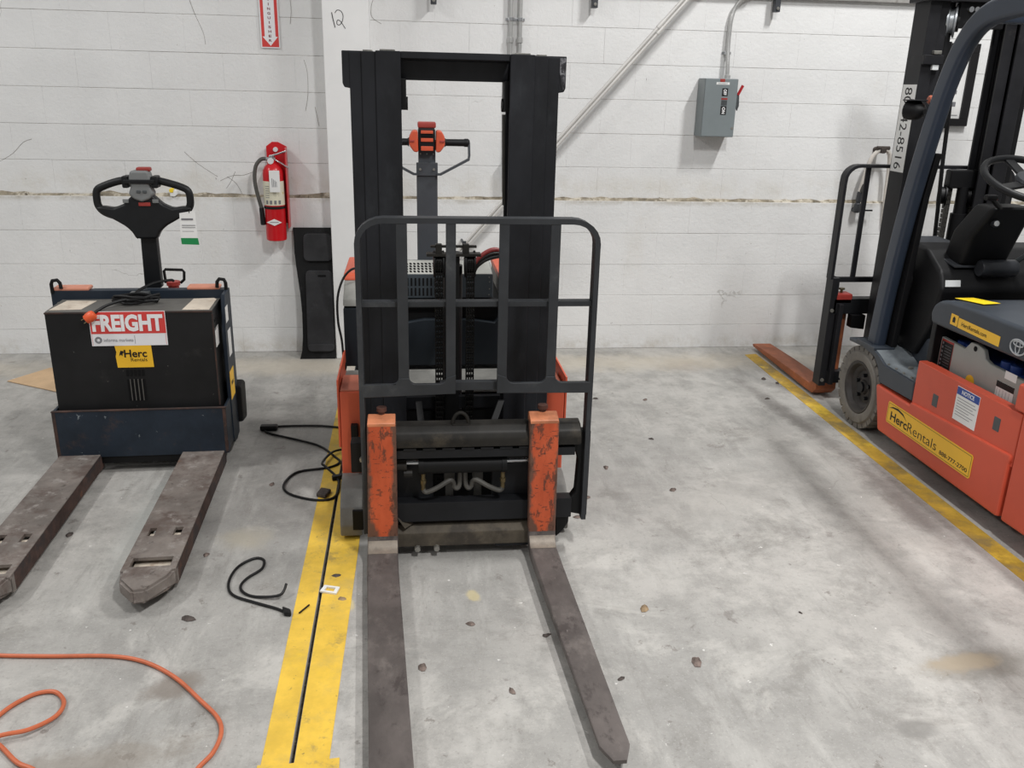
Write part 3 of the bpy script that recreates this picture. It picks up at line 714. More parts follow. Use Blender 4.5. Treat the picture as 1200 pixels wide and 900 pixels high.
# ---- tiller of the stacker
TX = .089
bm = B(); py(bm, [(TX - .049, .80), (TX + .049, .80), (TX + .049, 1.235), (TX + .044, 1.262), (TX + .040, 1.262), (TX + .040, 1.40), (TX - .040, 1.40), (TX - .040, 1.262), (TX - .044, 1.262), (TX - .049, 1.235)], -1.31, -1.27, .003, 1)
til = obj('tiller_arm', bm, 'tiller_grey', ST)
bx('tiller_bracket', (TX - .05, -1.318, 1.235), (TX + .05, -1.306, 1.296), 'tiller_grey', til, .003)
bm = B()
for q in (-.032, .032): cyl(bm, (TX + q, -1.322, 1.265), (TX + q, -1.315, 1.265), .006, 8)
for q in (-.03, .0, .03): cyl(bm, (TX + q, -1.316, 1.335), (TX + q, -1.31, 1.335), .004, 8)
obj('bracket_bolts', bm, 'bolt_steel', til)
bx('head_core', (TX - .040, -1.35, 1.355), (TX + .038, -1.25, 1.452), 'tiller_black', til, .008)
bx('belly_button', (TX - .042, -1.34, 1.452), (TX + .042, -1.255, 1.478), 'red_top', til, .006)
for z0, z1 in ((1.428, 1.442), (1.392, 1.408), (1.352, 1.372)): bx('switch_strip', (TX - .028, -1.356, z0), (TX + .028, -1.345, z1), 'button_orange', til, .002)
bx('switch_gap', (TX - .026, -1.3545, 1.412), (TX + .026, -1.346, 1.424), 'vent_dark', til, .001)
for s in (-1, 1):
    bm = B(); prism(bm, [(TX + s*a, -1.36, z) for a, z in ((.04, 1.345), (.06, 1.345), (.082, 1.375), (.082, 1.415), (.066, 1.442), (.042, 1.442))], (0, .10, 0), .008, 2); w_ = obj('thumb_wheel', bm, 'button_orange', til)
    bx('wheel_groove', (TX + s*.058, -1.364, 1.39), (TX + s*.08, -1.355, 1.40), 'red_top', w_, .002)
    bm = B(); lathe(bm, (TX + s*.082, -1.30, 1.387), X*s, [(.022, 0), (.016, .008), (.0165, .09), (.019, .095), (.019, .11), (.012, .118)], 18); obj('grip', bm, 'tiller_black', til)
    bm = B(); sweep(bm, [(TX + s*.045, -1.318, 1.243), (TX + s*.062, -1.318, 1.243), (TX + s*.195, -1.306, 1.312), (TX + s*.198, -1.302, 1.33), (TX + s*.196, -1.30, 1.39)], flat(.010, .028), (0, -1, 0)); obj('guard_bar', bm, 'tiller_grey', til)

# ================================================================== LEFT: PALLET TRUCK
PT = root('pallet_truck', (-1.165, -1.85, 0), 'dark blue electric pallet truck with a FREIGHT sign on its battery box', 'pallet truck', math.radians(1.8))
def grid_plate(bm, xs, ys, holes, z0, z1):
    """flat plate of cells with real openings"""
    cells = {(i, j) for i in range(len(xs)-1) for j in range(len(ys)-1)} - set(holes)
    vt = {}
    def vx(i, j, z):
        if (i, j, z) not in vt: vt[(i, j, z)] = bm.verts.new((xs[i], ys[j], z))
        return vt[(i, j, z)]
    fs = []
    for i, j in cells:
        fs.append(bm.faces.new([vx(i, j, z1), vx(i+1, j, z1), vx(i+1, j+1, z1), vx(i, j+1, z1)]))
        fs.append(bm.faces.new([vx(i, j, z0), vx(i, j+1, z0), vx(i+1, j+1, z0), vx(i+1, j, z0)]))
        for (di, dj), (a, b) in (((-1, 0), ((i, j), (i, j+1))), ((1, 0), ((i+1, j), (i+1, j+1))), ((0, -1), ((i, j), (i+1, j))), ((0, 1), ((i, j+1), (i+1, j+1)))):
            if (i+di, j+dj) not in cells:
                fs.append(bm.faces.new([vx(*a, z0), vx(*b, z0), vx(*b, z1), vx(*a, z1)]))
    bmesh.ops.recalc_face_normals(bm, faces=fs)
def pallet_fork(x0, x1):
    w = x1 - x0; bm = B()
    xs = [x0, x0 + .022, x0 + .028, x0 + .052, x1 - .06, x1 - .032, x1 - .022, x1]
    ys = [-2.875, -2.85, -2.79, -2.635, -2.575, -1.83]
    holes = {(i, 1) for i in range(1, 6)} | {(2, 3), (4, 3)}
    grid_plate(bm, xs, ys, holes, .078, .090)
    for a in (x0, x1 - .012): box(bm, (a, -2.86, .022), (a + .012, -1.83, .0905), .003)
    # tapered nose
    top = [(x0, -2.86), (x1, -2.86), (x1 - .012, -2.915), (x0 + w*.62, -3.0), (x0 + w*.38, -3.005), (x0 + .01, -2.93)]
    vs1 = [bm.verts.new((x, y, .0905)) for x, y in top]; vs0 = [bm.verts.new((x + (x0 + w/2 - x)*.02, y + (-.012 if k > 1 else 0), .045 if k > 1 else .022)) for k, (x, y) in enumerate(top)]
    fs = [bm.faces.new(vs1), bm.faces.new(vs0[::-1])] + [bm.faces.new((vs1[k], vs0[k], vs0[(k+1) % 6], vs1[(k+1) % 6])) for k in range(6)]
    bmesh.ops.recalc_face_normals(bm, faces=fs)
    bmesh.ops.bevel(bm, geom=list({e for f in fs for e in f.edges}), offset=.008, segments=2, affect='EDGES')
    f = obj('fork', bm, 'pallet_steel', PT)
    bx('rust_edge', (x1 - .003, -2.84, .024), (x1 + .0012, -1.84, .086), 'rust', f, .001)
    bm = B(); cyl(bm, (x0 + .03, -2.60, .038), (x1 - .03, -2.60, .038), .037, 20); obj('load_roller', bm, 'label_old', f)
    bx('lit_floor_plate', (x0 + .02, -2.87, .05), (x1 - .02, -2.66, .062), 'label_old', f, .003)  # pale plate added below the slot, stands in for lit floor
    return f
pallet_fork(-1.510, -1.342)
pallet_fork(-1.000, -.824)
# tray that holds the battery
tr = bx('battery_tray', (-1.517, -1.868, .078), (-.803, -1.856, .292), 'tray_blue', PT, .003)
bx('tray_lip', (-1.518, -1.8705, .2895), (-.801, -1.854, .294), 'rust', tr, .0015)
for x in (-1.516, -.818): bx('rust_corner', (x, -1.8695, .084), (x + .014, -1.866, .288), 'rust', tr, .001)
for x in (-1.517, -.815): bx('tray_side', (x, -1.862, .085), (x + .012, -1.60, .292), 'tray_blue', tr, .003)
bx('under_beam', (-1.345, -1.86, .045), (-.995, -1.80, .080), 'deep_black', tr, .004)
# battery box
bb = bx('battery_box', (-1.500, -1.826, .20), (-.832, -1.60, .712), 'battery_black', PT, .004)
bx('battery_lid', (-1.498, -1.824, .711), (-.834, -1.602, .717), 'battery_top', bb, .002)
bx('rust_edge', (-1.501, -1.828, .707), (-.831, -1.822, .714), 'rust', bb, .0015)
bx('rust_edge', (-.836, -1.828, .29), (-.830, -1.822, .70), 'rust', bb, .0015)
bm = B()
for i in range(5):
    x = -1.206 + i*.0158
    box(bm, (x, -1.8285, .322), (x + .010, -1.825, .418)); box(bm, (x, -1.8285, .432), (x + .010, -1.825, .460))
obj('vent_slots', bm, 'vent_dark', bb)
for i in range(4):
    x = -1.196 + i*.0158
    bx('vent_slat', (x + .0015, -1.831, .322), (x + .0045, -1.826, .418), 'battery_top', bb, 0)
bm = B(); pz(bm, [(-1.49, -1.80), (-1.365, -1.79), (-1.345, -1.64), (-1.47, -1.63)], .717, .7185); obj('worn_label', bm, 'label_old', bb)
bm = B(); pz(bm, [(-.955, -1.815), (-.845, -1.82), (-.845, -1.63), (-.86, -1.605), (-.945, -1.615)], .717, .7185); obj('worn_label', bm, 'label_old', bb)
plate('side_label', (-.832, -1.80, .545), Y, Z, .075, .085, 'paper', bb, .0015)
bx('box_slot', (-.833, -1.80, .655), (-.8305, -1.72, .667), 'vent_dark', bb, 0)
bx('box_slot', (-.833, -1.80, .62), (-.8305, -1.72, .632), 'vent_dark', bb, 0)
# FREIGHT sign
FY = -1.827
fs_ = plate('freight_sign', (-1.328, FY, .568), X, Z, .305, .149, 'sign_white', bb, .0015, label='red and white sign reading FREIGHT')
plate('red_band', (-1.3255, FY - .0015, .6205), X, Z, .300, .094, 'sign_red', fs_, .0006)
text('lettering', 'FREIGHT', (-1.318, FY - .002, .630), X, Z, .284, .074, 'print_white', fs_, .045)
plate('print_line', (-1.328 + .004, FY - .0016, .571), X, Z, .001, .048, 'sign_red', fs_, .0004)
plate('print_line', (-1.024 - .005, FY - .0016, .571), X, Z, .001, .048, 'sign_red', fs_, .0004)
bm = B(); tube(bm, [(-1.300 + .0125*math.cos(a), FY - .002, .594 + .0125*math.sin(a)) for a in [2*PI*k/20 for k in range(20)]], .0022, 6, True); tube(bm, [(-1.300 + .008*math.cos(a), FY - .002, .594 + .008*math.sin(a)) for a in [2*PI*k/16 for k in range(16)]], .0014, 6, True)
obj('ring_emblem', bm, 'print_grey', fs_)
text('lettering', 'informa markets', (-1.279, FY - .0016, .586), X, Z, .118, .014, 'print_grey', fs_)
plate('print_line', (-1.155, FY - .0016, .576), X, Z, .0014, .036, 'print_grey', fs_, .0004)
# rental sticker
hy = plate('rental_sticker', (-1.240, FY, .471), X, Z, .150, .098, 'herc_yellow', bb, .0012, poly=[(.02, 0), (1, 0), (.98, 1), (.0, .98), (.03, .7), (.0, .5)])
text('lettering', 'Herc', (-1.205, FY - .0013, .516), X, Z, .092, .034, 'print_black', hy, .02)
text('lettering', 'Rentals', (-1.180, FY - .0013, .498), X, Z, .066, .015, 'print_black', hy)
bm = B(); prism(bm, [(-1.226 + q*.6, FY - .0012, .523 + w_*.8) for q, w_ in ((0, 0), (.007, .018), (.014, .030), (.022, .026), (.030, .028), (.034, .018), (.026, .013), (.022, -.001), (.012, .007))], (0, -.0006, 0)); obj('torn_patch', bm, 'print_black', hy)
# power unit behind the battery
bx('power_unit', (-1.49, -1.575, .10), (-.86, -1.22, .685), 'power_blue', PT, .015)
bar = bx('cross_bar', (-1.535, -1.60, .66), (-.806, -1.555, .755), 'power_blue', PT, .004)
for a, b in ((-1.535, -1.385), (-.975, -.835)): bx('orange_cap', (a, -1.598, .753), (b, -1.53, .768), 'cap_orange', PT, .006)
for s, x in ((-1, -1.535), (1, -.806)):
    bm = B(); px(bm, [(-1.745, .10), (-1.72, .07), (-1.60, .07), (-1.555, .20), (-1.555, .755), (-1.70, .755), (-1.745, .60)] if s > 0 else [(-1.60, .10), (-1.555, .10), (-1.555, .755), (-1.60, .755)], x - .008, x + .008, .003, 1); sp = obj('side_panel', bm, 'power_blue', PT)
    bm = B(); tube(bm, [(x, -1.60, .745), (x, -1.60, .785), (x - s*.006, -1.60, .80), (x - s*.026, -1.60, .803), (x - s*.036, -1.60, .79), (x - s*.038, -1.60, .765)], .008, 8); obj('lift_loop', bm, 'deep_black', sp)
    if s > 0:
        plate('side_sticker', (x + .0085, -1.715, .63), Y, Z, .06, .07, 'paper', sp, .001)
        plate('side_sticker', (x + .0085, -1.70, .47), Y, Z, .07, .12, 'paper', sp, .001)
        st = plate('rental_sticker', (x + .0085, -1.735, .28), Y, Z, .10, .13, 'herc_yellow', sp, .001)
        text('lettering', 'Herc', (x + .0095, -1.715, .34), Y, Z, .06, .024, 'print_black', st, .02)
        bm = B(); px(bm, [(-1.60, .12), (-1.48, .10), (-1.46, .28), (-1.50, .30), (-1.60, .30)], x - .05, x + .03, .012, 2); obj('caster_cover', bm, 'deep_black', PT)
    bm = B(); cyl(bm, (x - s*.07, -1.50, .06), (x - s*.02, -1.50, .06), .06, 20); obj('caster_wheel', bm, 'cab_black', PT)
bm = B(); cyl(bm, (-1.20, -1.38, .11), (-1.12, -1.38, .11), .11, 26); obj('drive_wheel', bm, 'cab_black', PT)
bm = B(); cyl(bm, (-1.515, -1.603, .70), (-1.515, -1.598, .70), .006, 10); obj('bolt', bm, 'bolt_steel', bar)
# charging cord: coil, socket and orange plug
bx('socket_block', (-1.205, -1.66, .717), (-1.125, -1.61, .755), 'handle_grey', PT, .004)
bm = B(); pts = []
for k in range(72):
    a = 2*PI*k/18 + .3; rr = .085 + .014*math.sin(k*1.7); pts.append((-1.165 + rr*math.cos(a), -1.70 + .035*math.sin(a) + .004*math.sin(k), .726 + .0075*(k/18) + .004*math.sin(k*.9)))
tube(bm, pts, .0062, 7, sm=2)
tube(bm, [pts[0], (-1.13, -1.67, .735), (-1.20, -1.74, .745), (-1.26, -1.80, .735), (-1.302, -1.835, .712)], .0065, 7, sm=5)
tube(bm, [(-1.19, -1.66, .74), (-1.17, -1.62, .76), (-1.12, -1.56, .778), (-1.06, -1.52, .782), (-1.05, -1.50, .775)], .0062, 7, sm=5)
cord = obj('charging_cord', bm, 'cable_black', PT)
bm = B(); lathe(bm, (-1.296, -1.84, .712), V(-.62, -.15, -.42), [(.008, 0), (.018, .004), (.022, .014), (.022, .030), (.019, .044), (.017, .046)], 18); pg = obj('plug', bm, 'plug_orange', cord, label='orange plug')
bm = B()
d = V(-.62, -.15, -.42).normalized(); c0 = V(-1.296, -1.84, .712) + d*.044; sd = d.cross(V(0, 1, 0)).normalized()
for q in (-.008, .008): cyl(bm, c0 + sd*q, c0 + sd*q + d*.016, .0022, 6)
obj('prongs', bm, 'brass', pg)
# emergency button with bail
bm = B(); cyl(bm, (-1.065, -1.44, .68), (-1.065, -1.44, .742), .024, 18); cyl(bm, (-1.065, -1.44, .742), (-1.065, -1.44, .76), .030, 18); obj('emergency_button', bm, 'lock_red', PT)
bm = B(); tube(bm, [(-1.100, -1.43, .75), (-1.103, -1.43, .805), (-1.096, -1.43, .813), (-1.022, -1.43, .810), (-1.015, -1.43, .80), (-1.018, -1.43, .765), (-1.035, -1.43, .75)], .0065, 8); obj('bail_handle', bm, 'deep_black', PT)
# tiller arm and head
bm = B(); prism(bm, [(-1.203, -1.40, .72), (-1.128, -1.40, .72), (-1.124, -1.42, .99), (-1.192, -1.42, .99)], (0, .05, 0), .006, 2); ta = obj('tiller_arm', bm, 'tiller_black', PT)
HY = -1.42
bm = B()
lo = [(-1.365, 1.095), (-1.345, 1.072), (-1.29, 1.04), (-1.245, 1.012), (-1.218, .985), (-1.208, .962), (-1.200, .955), (-1.115, .955), (-1.108, .965), (-1.100, .985), (-1.07, 1.012), (-1.02, 1.04), (-.968, 1.072), (-.952, 1.095)]
hi = [(-.985, 1.10), (-1.035, 1.092), (-1.075, 1.11), (-1.105, 1.14), (-1.12, 1.155), (-1.195, 1.155), (-1.21, 1.14), (-1.24, 1.11), (-1.285, 1.092), (-1.335, 1.10)]
prism(bm, [(x, HY - .03, z) for x, z in lo + hi], (0, .055, 0), .012, 3)
hd = obj('handle_body', bm, 'tiller_black', ta)
bm = B(); tube(bm, [(-1.215, HY, 1.212), (-1.262, HY, 1.205), (-1.32, HY, 1.185), (-1.352, HY, 1.165), (-1.357, HY, 1.125), (-1.352, HY, 1.095), (-1.33, HY, 1.07), (-1.285, HY - .005, 1.055), (-1.22, HY - .012, 1.05), (-1.10, HY - .012, 1.05), (-1.035, HY - .005, 1.055), (-.99, HY, 1.07), (-.966, HY, 1.095), (-.960, HY, 1.125), (-.966, HY, 1.165), (-1.0, HY, 1.185), (-1.06, HY, 1.203), (-1.10, HY, 1.212)], .0165, 12, sm=4)
obj('handle_loop', bm, 'tiller_black', hd)
bm = B(); prism(bm, [(x, HY - .045, z) for x, z in ((-1.196, 1.255), (-1.122, 1.255), (-1.112, 1.22), (-1.120, 1.19), (-1.105, 1.155), (-1.125, 1.132), (-1.158, 1.12), (-1.19, 1.132), (-1.212, 1.155), (-1.197, 1.19), (-1.205, 1.22))], (0, .07, 0), .01, 3); pod = obj('control_pod', bm, 'pod_grey', hd)
bx('pod_band', (-1.225, HY - .052, 1.200), (-1.095, HY - .02, 1.218), 'tiller_black', pod, .004)
bx('red_stop', (-1.175, HY - .02, 1.25), (-1.115, HY + .02, 1.268), 'lock_red', pod, .006)
for a, b in ((-1.235, -1.208), (-1.112, -1.085)): bx('throttle_wheel', (a, HY - .04, 1.18), (b, HY + .03, 1.232), 'tiller_black', pod, .006)
for a in (-1.175, -1.150): bx('pod_button', (a, HY - .049, 1.16), (a + .018, HY - .044, 1.172), 'handle_grey', pod, .002)
for q, x in ((1, -1.228), (-1, -1.103)): bx('grey_button', (x - .013, HY - .036, 1.115), (x + .013, HY - .029, 1.132), 'pod_grey', hd, .003)
bx('display', (-1.175, HY - .036, 1.102), (-1.125, HY - .029, 1.118), 'lock_red', hd, .002)
# inspection tag on the handle: hangs from the truck
tg = root('inspection_tag', (-.975, -1.476, .935), 'white paper tag with a green lower band hanging from the pallet truck handle', 'tag')
bm = B(); prism(bm, [(-1.012, -1.475, 1.075), (-.945, -1.475, 1.087), (-.940, -1.482, .965), (-1.014, -1.482, .965)], (0, .001, 0)); obj('tag_card', bm, 'paper', tg)
bm = B(); prism(bm, [(-1.014, -1.482, .966), (-.940, -1.482, .966), (-.936, -1.484, .936), (-1.012, -1.484, .938)], (0, .001, 0)); obj('green_band', bm, 'tag_green', tg)
bm = B()
for i, (z, w_) in enumerate(((1.045, .05), (1.022, .058), (1.012, .058), (.995, .05))): box(bm, (-1.005, -1.4825 + (.004 if z > 1.03 else .002), z), (-1.005 + w_, -1.4775, z + (.008 if i == 0 else .0018)))
obj('printed_lines', bm, 'print_grey', tg)
bm = B(); tube(bm, [(-.97, -1.475, 1.075), (-.968, -1.476, 1.09)], .0015, 5); obj('tie', bm, 'print_black', tg)

# ================================================================== RIGHT: COUNTERBALANCE FORKLIFT
FK = root('forklift', (2.75, -2.0, 0), 'orange and slate-blue ride-on forklift facing the wall', 'forklift')
LX, RX, CXF = 2.283, 3.217, 2.75
# side panels (left seen, right its twin)
for s, x in ((1, LX), (-1, RX)):
    bm = B(); px(bm, [(-1.765, .085), (-2.695, .085), (-2.695, .315), (-2.70, .32), (-2.70, .35), (-1.998, .315), (-1.995, .30), (-1.69, .30)], x - s*.012, x + s*.05, .012, 2)
    lo_ = obj('side_panel_lower', bm, 'lift_orange', FK)
    bm = B(); px(bm, [(-1.992, .30), (-2.705, .30), (-2.705, .518), (-1.992, .512)], x, x + s*.05, .006, 2); up_ = obj('side_panel_upper', bm, 'lift_orange', FK)
    bm = B(); px(bm, [(-2.712, .082), (-3.25, .10), (-3.36, .30), (-3.36, .70), (-2.712, .70), (-2.712, .63), (-2.655, .63), (-2.655, .524), (-2.712, .524)], x - s*.008, x + s*.12, .012, 3); obj('rear_panel', bm, 'lift_orange', FK)
    if s > 0:
        for y, z in ((-2.163, .352), (-2.575, .402)): bx('slot_insert', (x - .002, y - .02, z), (x + .004, y + .02, z + .056), 'handle_grey', up_, .003)
        R_ = V(0, -1, 0)
        SX = x - .0125
        hs = plate('rental_sticker', (SX, -1.835, .158), R_, Z, .665, .104, 'stick_yellow', lo_, .0015, bev=.0, poly=[(0, .08), (.01, 0), (.99, 0), (1, .08), (1, .92), (.99, 1), (.01, 1), (0, .92)])
        for a, b, w_, h_ in ((.008, .006, .649, .0016), (.008, .096, .649, .0016), (.006, .008, .0016, .088), (.657, .008, .0016, .088)):
            plate('border_line', V(SX, -1.835 - a, .158 + b), R_, Z, w_, h_, 'print_black', hs, .0004, .0015)
        text('lettering', 'Herc', (SX, -1.868, .178), R_, Z, .145, .043, 'print_black', hs, .025, .0016)
        text('lettering', 'Rentals', (SX, -2.018, .178), R_, Z, .235, .043, 'print_black', hs, -.004, .0016)
        text('lettering', '888-777-2700', (SX, -2.278, .176), R_, Z, .20, .019, 'print_black', hs, .02, .0016)
        bm = B(); arc = [(0, 0), (.03, .014), (.075, .020), (.12, .012), (.155, -.012), (.125, .002), (.08, .010), (.035, .008)]
        prism(bm, [(SX - .0016, -1.848 - a, .231 + b) for a, b in arc], (-.0005, 0, 0)); obj('swoosh', bm, 'print_black', hs)
        ns = plate('notice_sticker', (x, -2.301, .352), R_, Z, .152, .145, 'paper', up_, .0012)
        plate('blue_band', V(x, -2.302, .463), R_, Z, .150, .032, 'notice_blue', ns, .0005, .0012)
        text('lettering', 'NOTICE', (x, -2.335, .470), R_, Z, .083, .018, 'print_white', ns, .02, .0018)
        bm = B()
        for i, w_ in enumerate((.12, .13, .11, .126, .09, .12, .10)):
            z = .448 - i*.012; prism(bm, [V(x - .0013, -2.312, z), V(x - .0013, -2.312 - w_, z), V(x - .0013, -2.312 - w_, z + .0022), V(x - .0013, -2.312, z + .0022)], (-.0004, 0, 0))
        obj('printed_lines', bm, 'print_grey', ns)
bx('underframe', (LX + .04, -3.2, .12), (RX - .04, -1.55, .34), 'deep_black', FK, .01)
bx('counterweight', (LX + .10, -3.42, .12), (RX - .10, -2.9, .78), 'lift_orange', FK, .04)
bx('chassis_front', (LX + .24, -1.9, .10), (RX - .24, -1.2, .46), 'cab_black', FK, .01)
# steps and fenders
for s, x in ((1, LX), (-1, RX)):
    bm = B(); px(bm, [(-1.36, .445), (-1.60, .452), (-1.66, .435), (-1.73, .405), (-1.99, .405), (-1.995, .318), (-1.70, .310), (-1.672, .375), (-1.62, .418), (-1.50, .432), (-1.36, .425)], x - s*.004, x + s*.20, .005, 2)
    fd = obj('step', bm, 'lift_blue', FK)
    bm = B(); px(bm, [(-1.44, .449), (-1.60, .4522), (-1.66, .4352), (-1.73, .4052), (-1.985, .4052), (-1.985, .4075), (-1.7305, .4077), (-1.661, .4377), (-1.60, .4548), (-1.44, .4516)], x + s*.006, x + s*.17, 0); obj('tread', bm, 'tread_grey', fd)
    bm = B()
    for i in range(4): cyl(bm, (x + s*.015, -1.735 - i*.068, .408), (x + s*.015, -1.735 - i*.068, .4145), .006, 8)
    cyl(bm, (x + s*.10, -1.60, .45), (x + s*.10, -1.60, .461), .012, 10); cyl(bm, (x + s*.09, -1.80, .405), (x + s*.09, -1.80, .418), .012, 10)
    obj('tread_bolts', bm, 'bolt_steel', fd)
    bm = B(); px(bm, [(-1.62, .42), (-1.995, .36), (-1.995, .50), (-1.93, .535), (-1.70, .55), (-1.62, .56)], x + s*.175, x + s*.21, .012, 3); obj('footwell_side', bm, 'lift_blue', FK)
bx('cab_floor', (LX + .20, -2.0, .44), (RX - .20, -1.55, .47), 'cab_black', FK, .004)
bm = B(); px(bm, [(-1.60, .47), (-1.95, .47), (-1.72, .60), (-1.60, .62)], LX + .24, LX + .62, .004); obj('floor_mat', bm, 'plate_black', FK)
# wheel with block tread
WY, WZ, WR = -1.497, .214, .214
def wheel(s, x):
    bm = B()
    lathe(bm, (x, WY, WZ), X*s, [(.138, .15), (.138, .006), (.150, .0), (.182, .0), (.193, .010), (.198, .022), (.198, .135), (.190, .15), (.138, .15)], 56, False)
    n = 26
    for k in range(n):
        a = 2*PI*k/n
        for (x0, x1, da) in ((.008, .068, 0), (.088, .142, .5)):
            aa = a + da*2*PI/n; cc = V(0, math.cos(aa), math.sin(aa)); tt = V(0, -math.sin(aa), math.cos(aa))
            p = V(x, WY, WZ) + X*s*x0; h = .0195
            prism(bm, [p + cc*.18 - tt*h, p + cc*(WR - .001) - tt*h, p + cc*(WR - .001) + tt*h, p + cc*.18 + tt*h], X*s*(x1 - x0))
    w_ = obj('front_wheel', bm, 'tyre', FK)
    bm = B(); lathe(bm, (x, WY, WZ), X*s, [(.0, .028), (.035, .028), (.04, .040), (.085, .045), (.095, .035), (.11, .03), (.122, .008), (.134, .004), (.1395, .008), (.1395, .12)], 40); rm = obj('rim', bm, 'rim', w_)
    bm = B()
    for k in range(5):
        a = 2*PI*k/5 + .3; c0 = V(x, WY + .062*math.cos(a), WZ + .062*math.sin(a)); cyl(bm, c0 + X*s*.045, c0 + X*s*.024, .011, 6)
    cyl(bm, V(x, WY, WZ) + X*s*.045, V(x, WY, WZ) + X*s*.016, .028, 14)
    obj('wheel_nuts', bm, 'plate_black', rm)
wheel(1, LX + .002); wheel(-1, RX - .002)
for s, x in ((1, LX + .12), (-1, RX - .12)):
    bm = B(); lathe(bm, (x, -3.0, .17), X*s, [(.09, .01), (.12, 0), (.16, .0), (.17, .015), (.17, .11), (.15, .12), (.09, .12)], 36); obj('rear_wheel', bm, 'tyre', FK)
# battery in its bay
bm = B(); px(bm, [(-2.02, .25), (-2.92, .25), (-2.92, .60), (-2.37, .612), (-2.335, .622), (-2.315, .658), (-2.27, .668), (-2.225, .664), (-2.19, .625), (-2.02, .632)], 2.355, 2.375, .003, 1)
bt = obj('battery', bm, 'battery_grey', FK)
bx('cell_tops', (2.376, -2.90, .30), (3.10, -2.03, .60), 'battery_blue', bt, .006)
for y in (-2.10, -2.16, -2.40, -2.46, -2.56, -2.62): 
    bm = B(); cyl(bm, (2.41, y, .60), (2.41, y, .632), .026, 16); obj('cell_cap', bm, 'battery_blue', bt)
bm = B(); cyl(bm, (2.357, -2.262, .645), (2.353, -2.262, .645), .011, 16); obj('lift_hole', bm, 'vent_dark', bt)
R_ = V(0, -1, 0)
wl = plate('warning_label', (2.355, -2.028, .478), R_, Z, .088, .148, 'lock_red', bt, .001)
plate('label_face', (2.355, -2.031, .481), R_, Z, .082, .136, 'print_black', wl, .0005, .001)
bm = B()
for i in range(7): prism(bm, [V(2.3533, -2.036, .49 + i*.019), V(2.3533, -2.046, .49 + i*.019), V(2.3533, -2.046, .50 + i*.019), V(2.3533, -2.036, .50 + i*.019)], (-.0004, 0, 0))
for i in range(10): prism(bm, [V(2.3533, -2.056, .488 + i*.0125), V(2.3533, -2.104, .488 + i*.0125), V(2.3533, -2.104, .4895 + i*.0125), V(2.3533, -2.056, .4895 + i*.0125)], (-.0004, 0, 0))
obj('printed_lines', bm, 'print_grey', wl)
plate('white_label', (2.355, -2.47, .585), R_, Z, .07, .032, 'paper', bt, .001)
l2 = plate('data_label', (2.355, -2.432, .48), R_, Z, .108, .085, 'paper', bt, .001)
plate('black_band', (2.355, -2.432, .540), R_, Z, .108, .025, 'print_black', l2, .0005, .001)
bm = B()
for i in range(5): prism(bm, [V(2.3538, -2.44 - i*.019, .485), V(2.3538, -2.441 - i*.019, .485), V(2.3538, -2.441 - i*.019, .535), V(2.3538, -2.44 - i*.019, .535)], (-.0004, 0, 0))
obj('printed_lines', bm, 'print_grey', l2)
bm = B(); cyl(bm, (2.356, -2.265, .50), (2.3535, -2.265, .50), .03, 20); obj('yellow_spot', bm, 'stick_yellow', bt)
bx('bay_wall', (2.32, -2.02, .44), (3.18, -1.985, .72), 'cab_black', FK, .004)
# battery hood
bm = B(); px(bm, [(-2.005, .690), (-2.30, .694), (-2.66, .700), (-3.05, .70), (-3.05, .83), (-2.30, .822), (-2.12, .816), (-2.045, .803), (-2.005, .775), (-1.988, .735)], 2.297, 3.203, .018, 4)
hood = obj('battery_hood', bm, 'lift_blue', FK)
HX = 2.297
s1 = plate('web_sticker', (HX, -2.20, .722), V(0, -1, -.02), V(0, -.02, 1), .275, .042, 'stick_yellow', hood, .001, .0004)
text('lettering', 'HercRentals.com', (HX, -2.225, .734), V(0, -1, -.02), Z, .17, .017, 'print_black', s1, .015, .0018)
s2 = plate('icon_sticker', (HX, -2.145, .724), V(0, -1, -.02), V(0, -.02, 1), .05, .046, 'stick_yellow', hood, .001, .0004)
bm = B(); prism(bm, [V(HX - .0015, -2.145 - a, .724 + b) for a, b in ((.016, .012), (.034, .012), (.034, .03), (.025, .038), (.016, .03))], (-.0005, 0, 0)); obj('icon', bm, 'print_black', s2)
bm = B()
def ell(cy, cz, a, b, r=.0035): tube(bm, [(HX - .002, cy + a*math.cos(q), cz + b*math.sin(q)) for q in [2*PI*k/28 for k in range(28)]], r, 6, True)
ell(-2.585, .747, .044, .029); ell(-2.585, .7475, .012, .027, .003); ell(-2.585, .760, .028, .0095, .003)
obj('maker_emblem', bm, 'logo_silver', hood)
bm = B(); prism(bm, [(2.345, -2.075, .818), (2.43, -2.075, .819), (2.47, -2.20, .824), (2.385, -2.215, .824)], (0, 0, .0015)); obj('yellow_top_sticker', bm, 'stick_top', hood)
# seat on the hood
bm = B(); box(bm, (2.56, -2.95, .83), (2.98, -2.50, .95), .04, 3); seat = obj('seat', bm, 'cab_black', FK)
bm = B(); px(bm, [(-2.90, .92), (-2.80, .92), (-2.92, 1.42), (-3.0, 1.42)], 2.57, 2.97, .03, 3); obj('seat_back', bm, 'cab_black', seat)
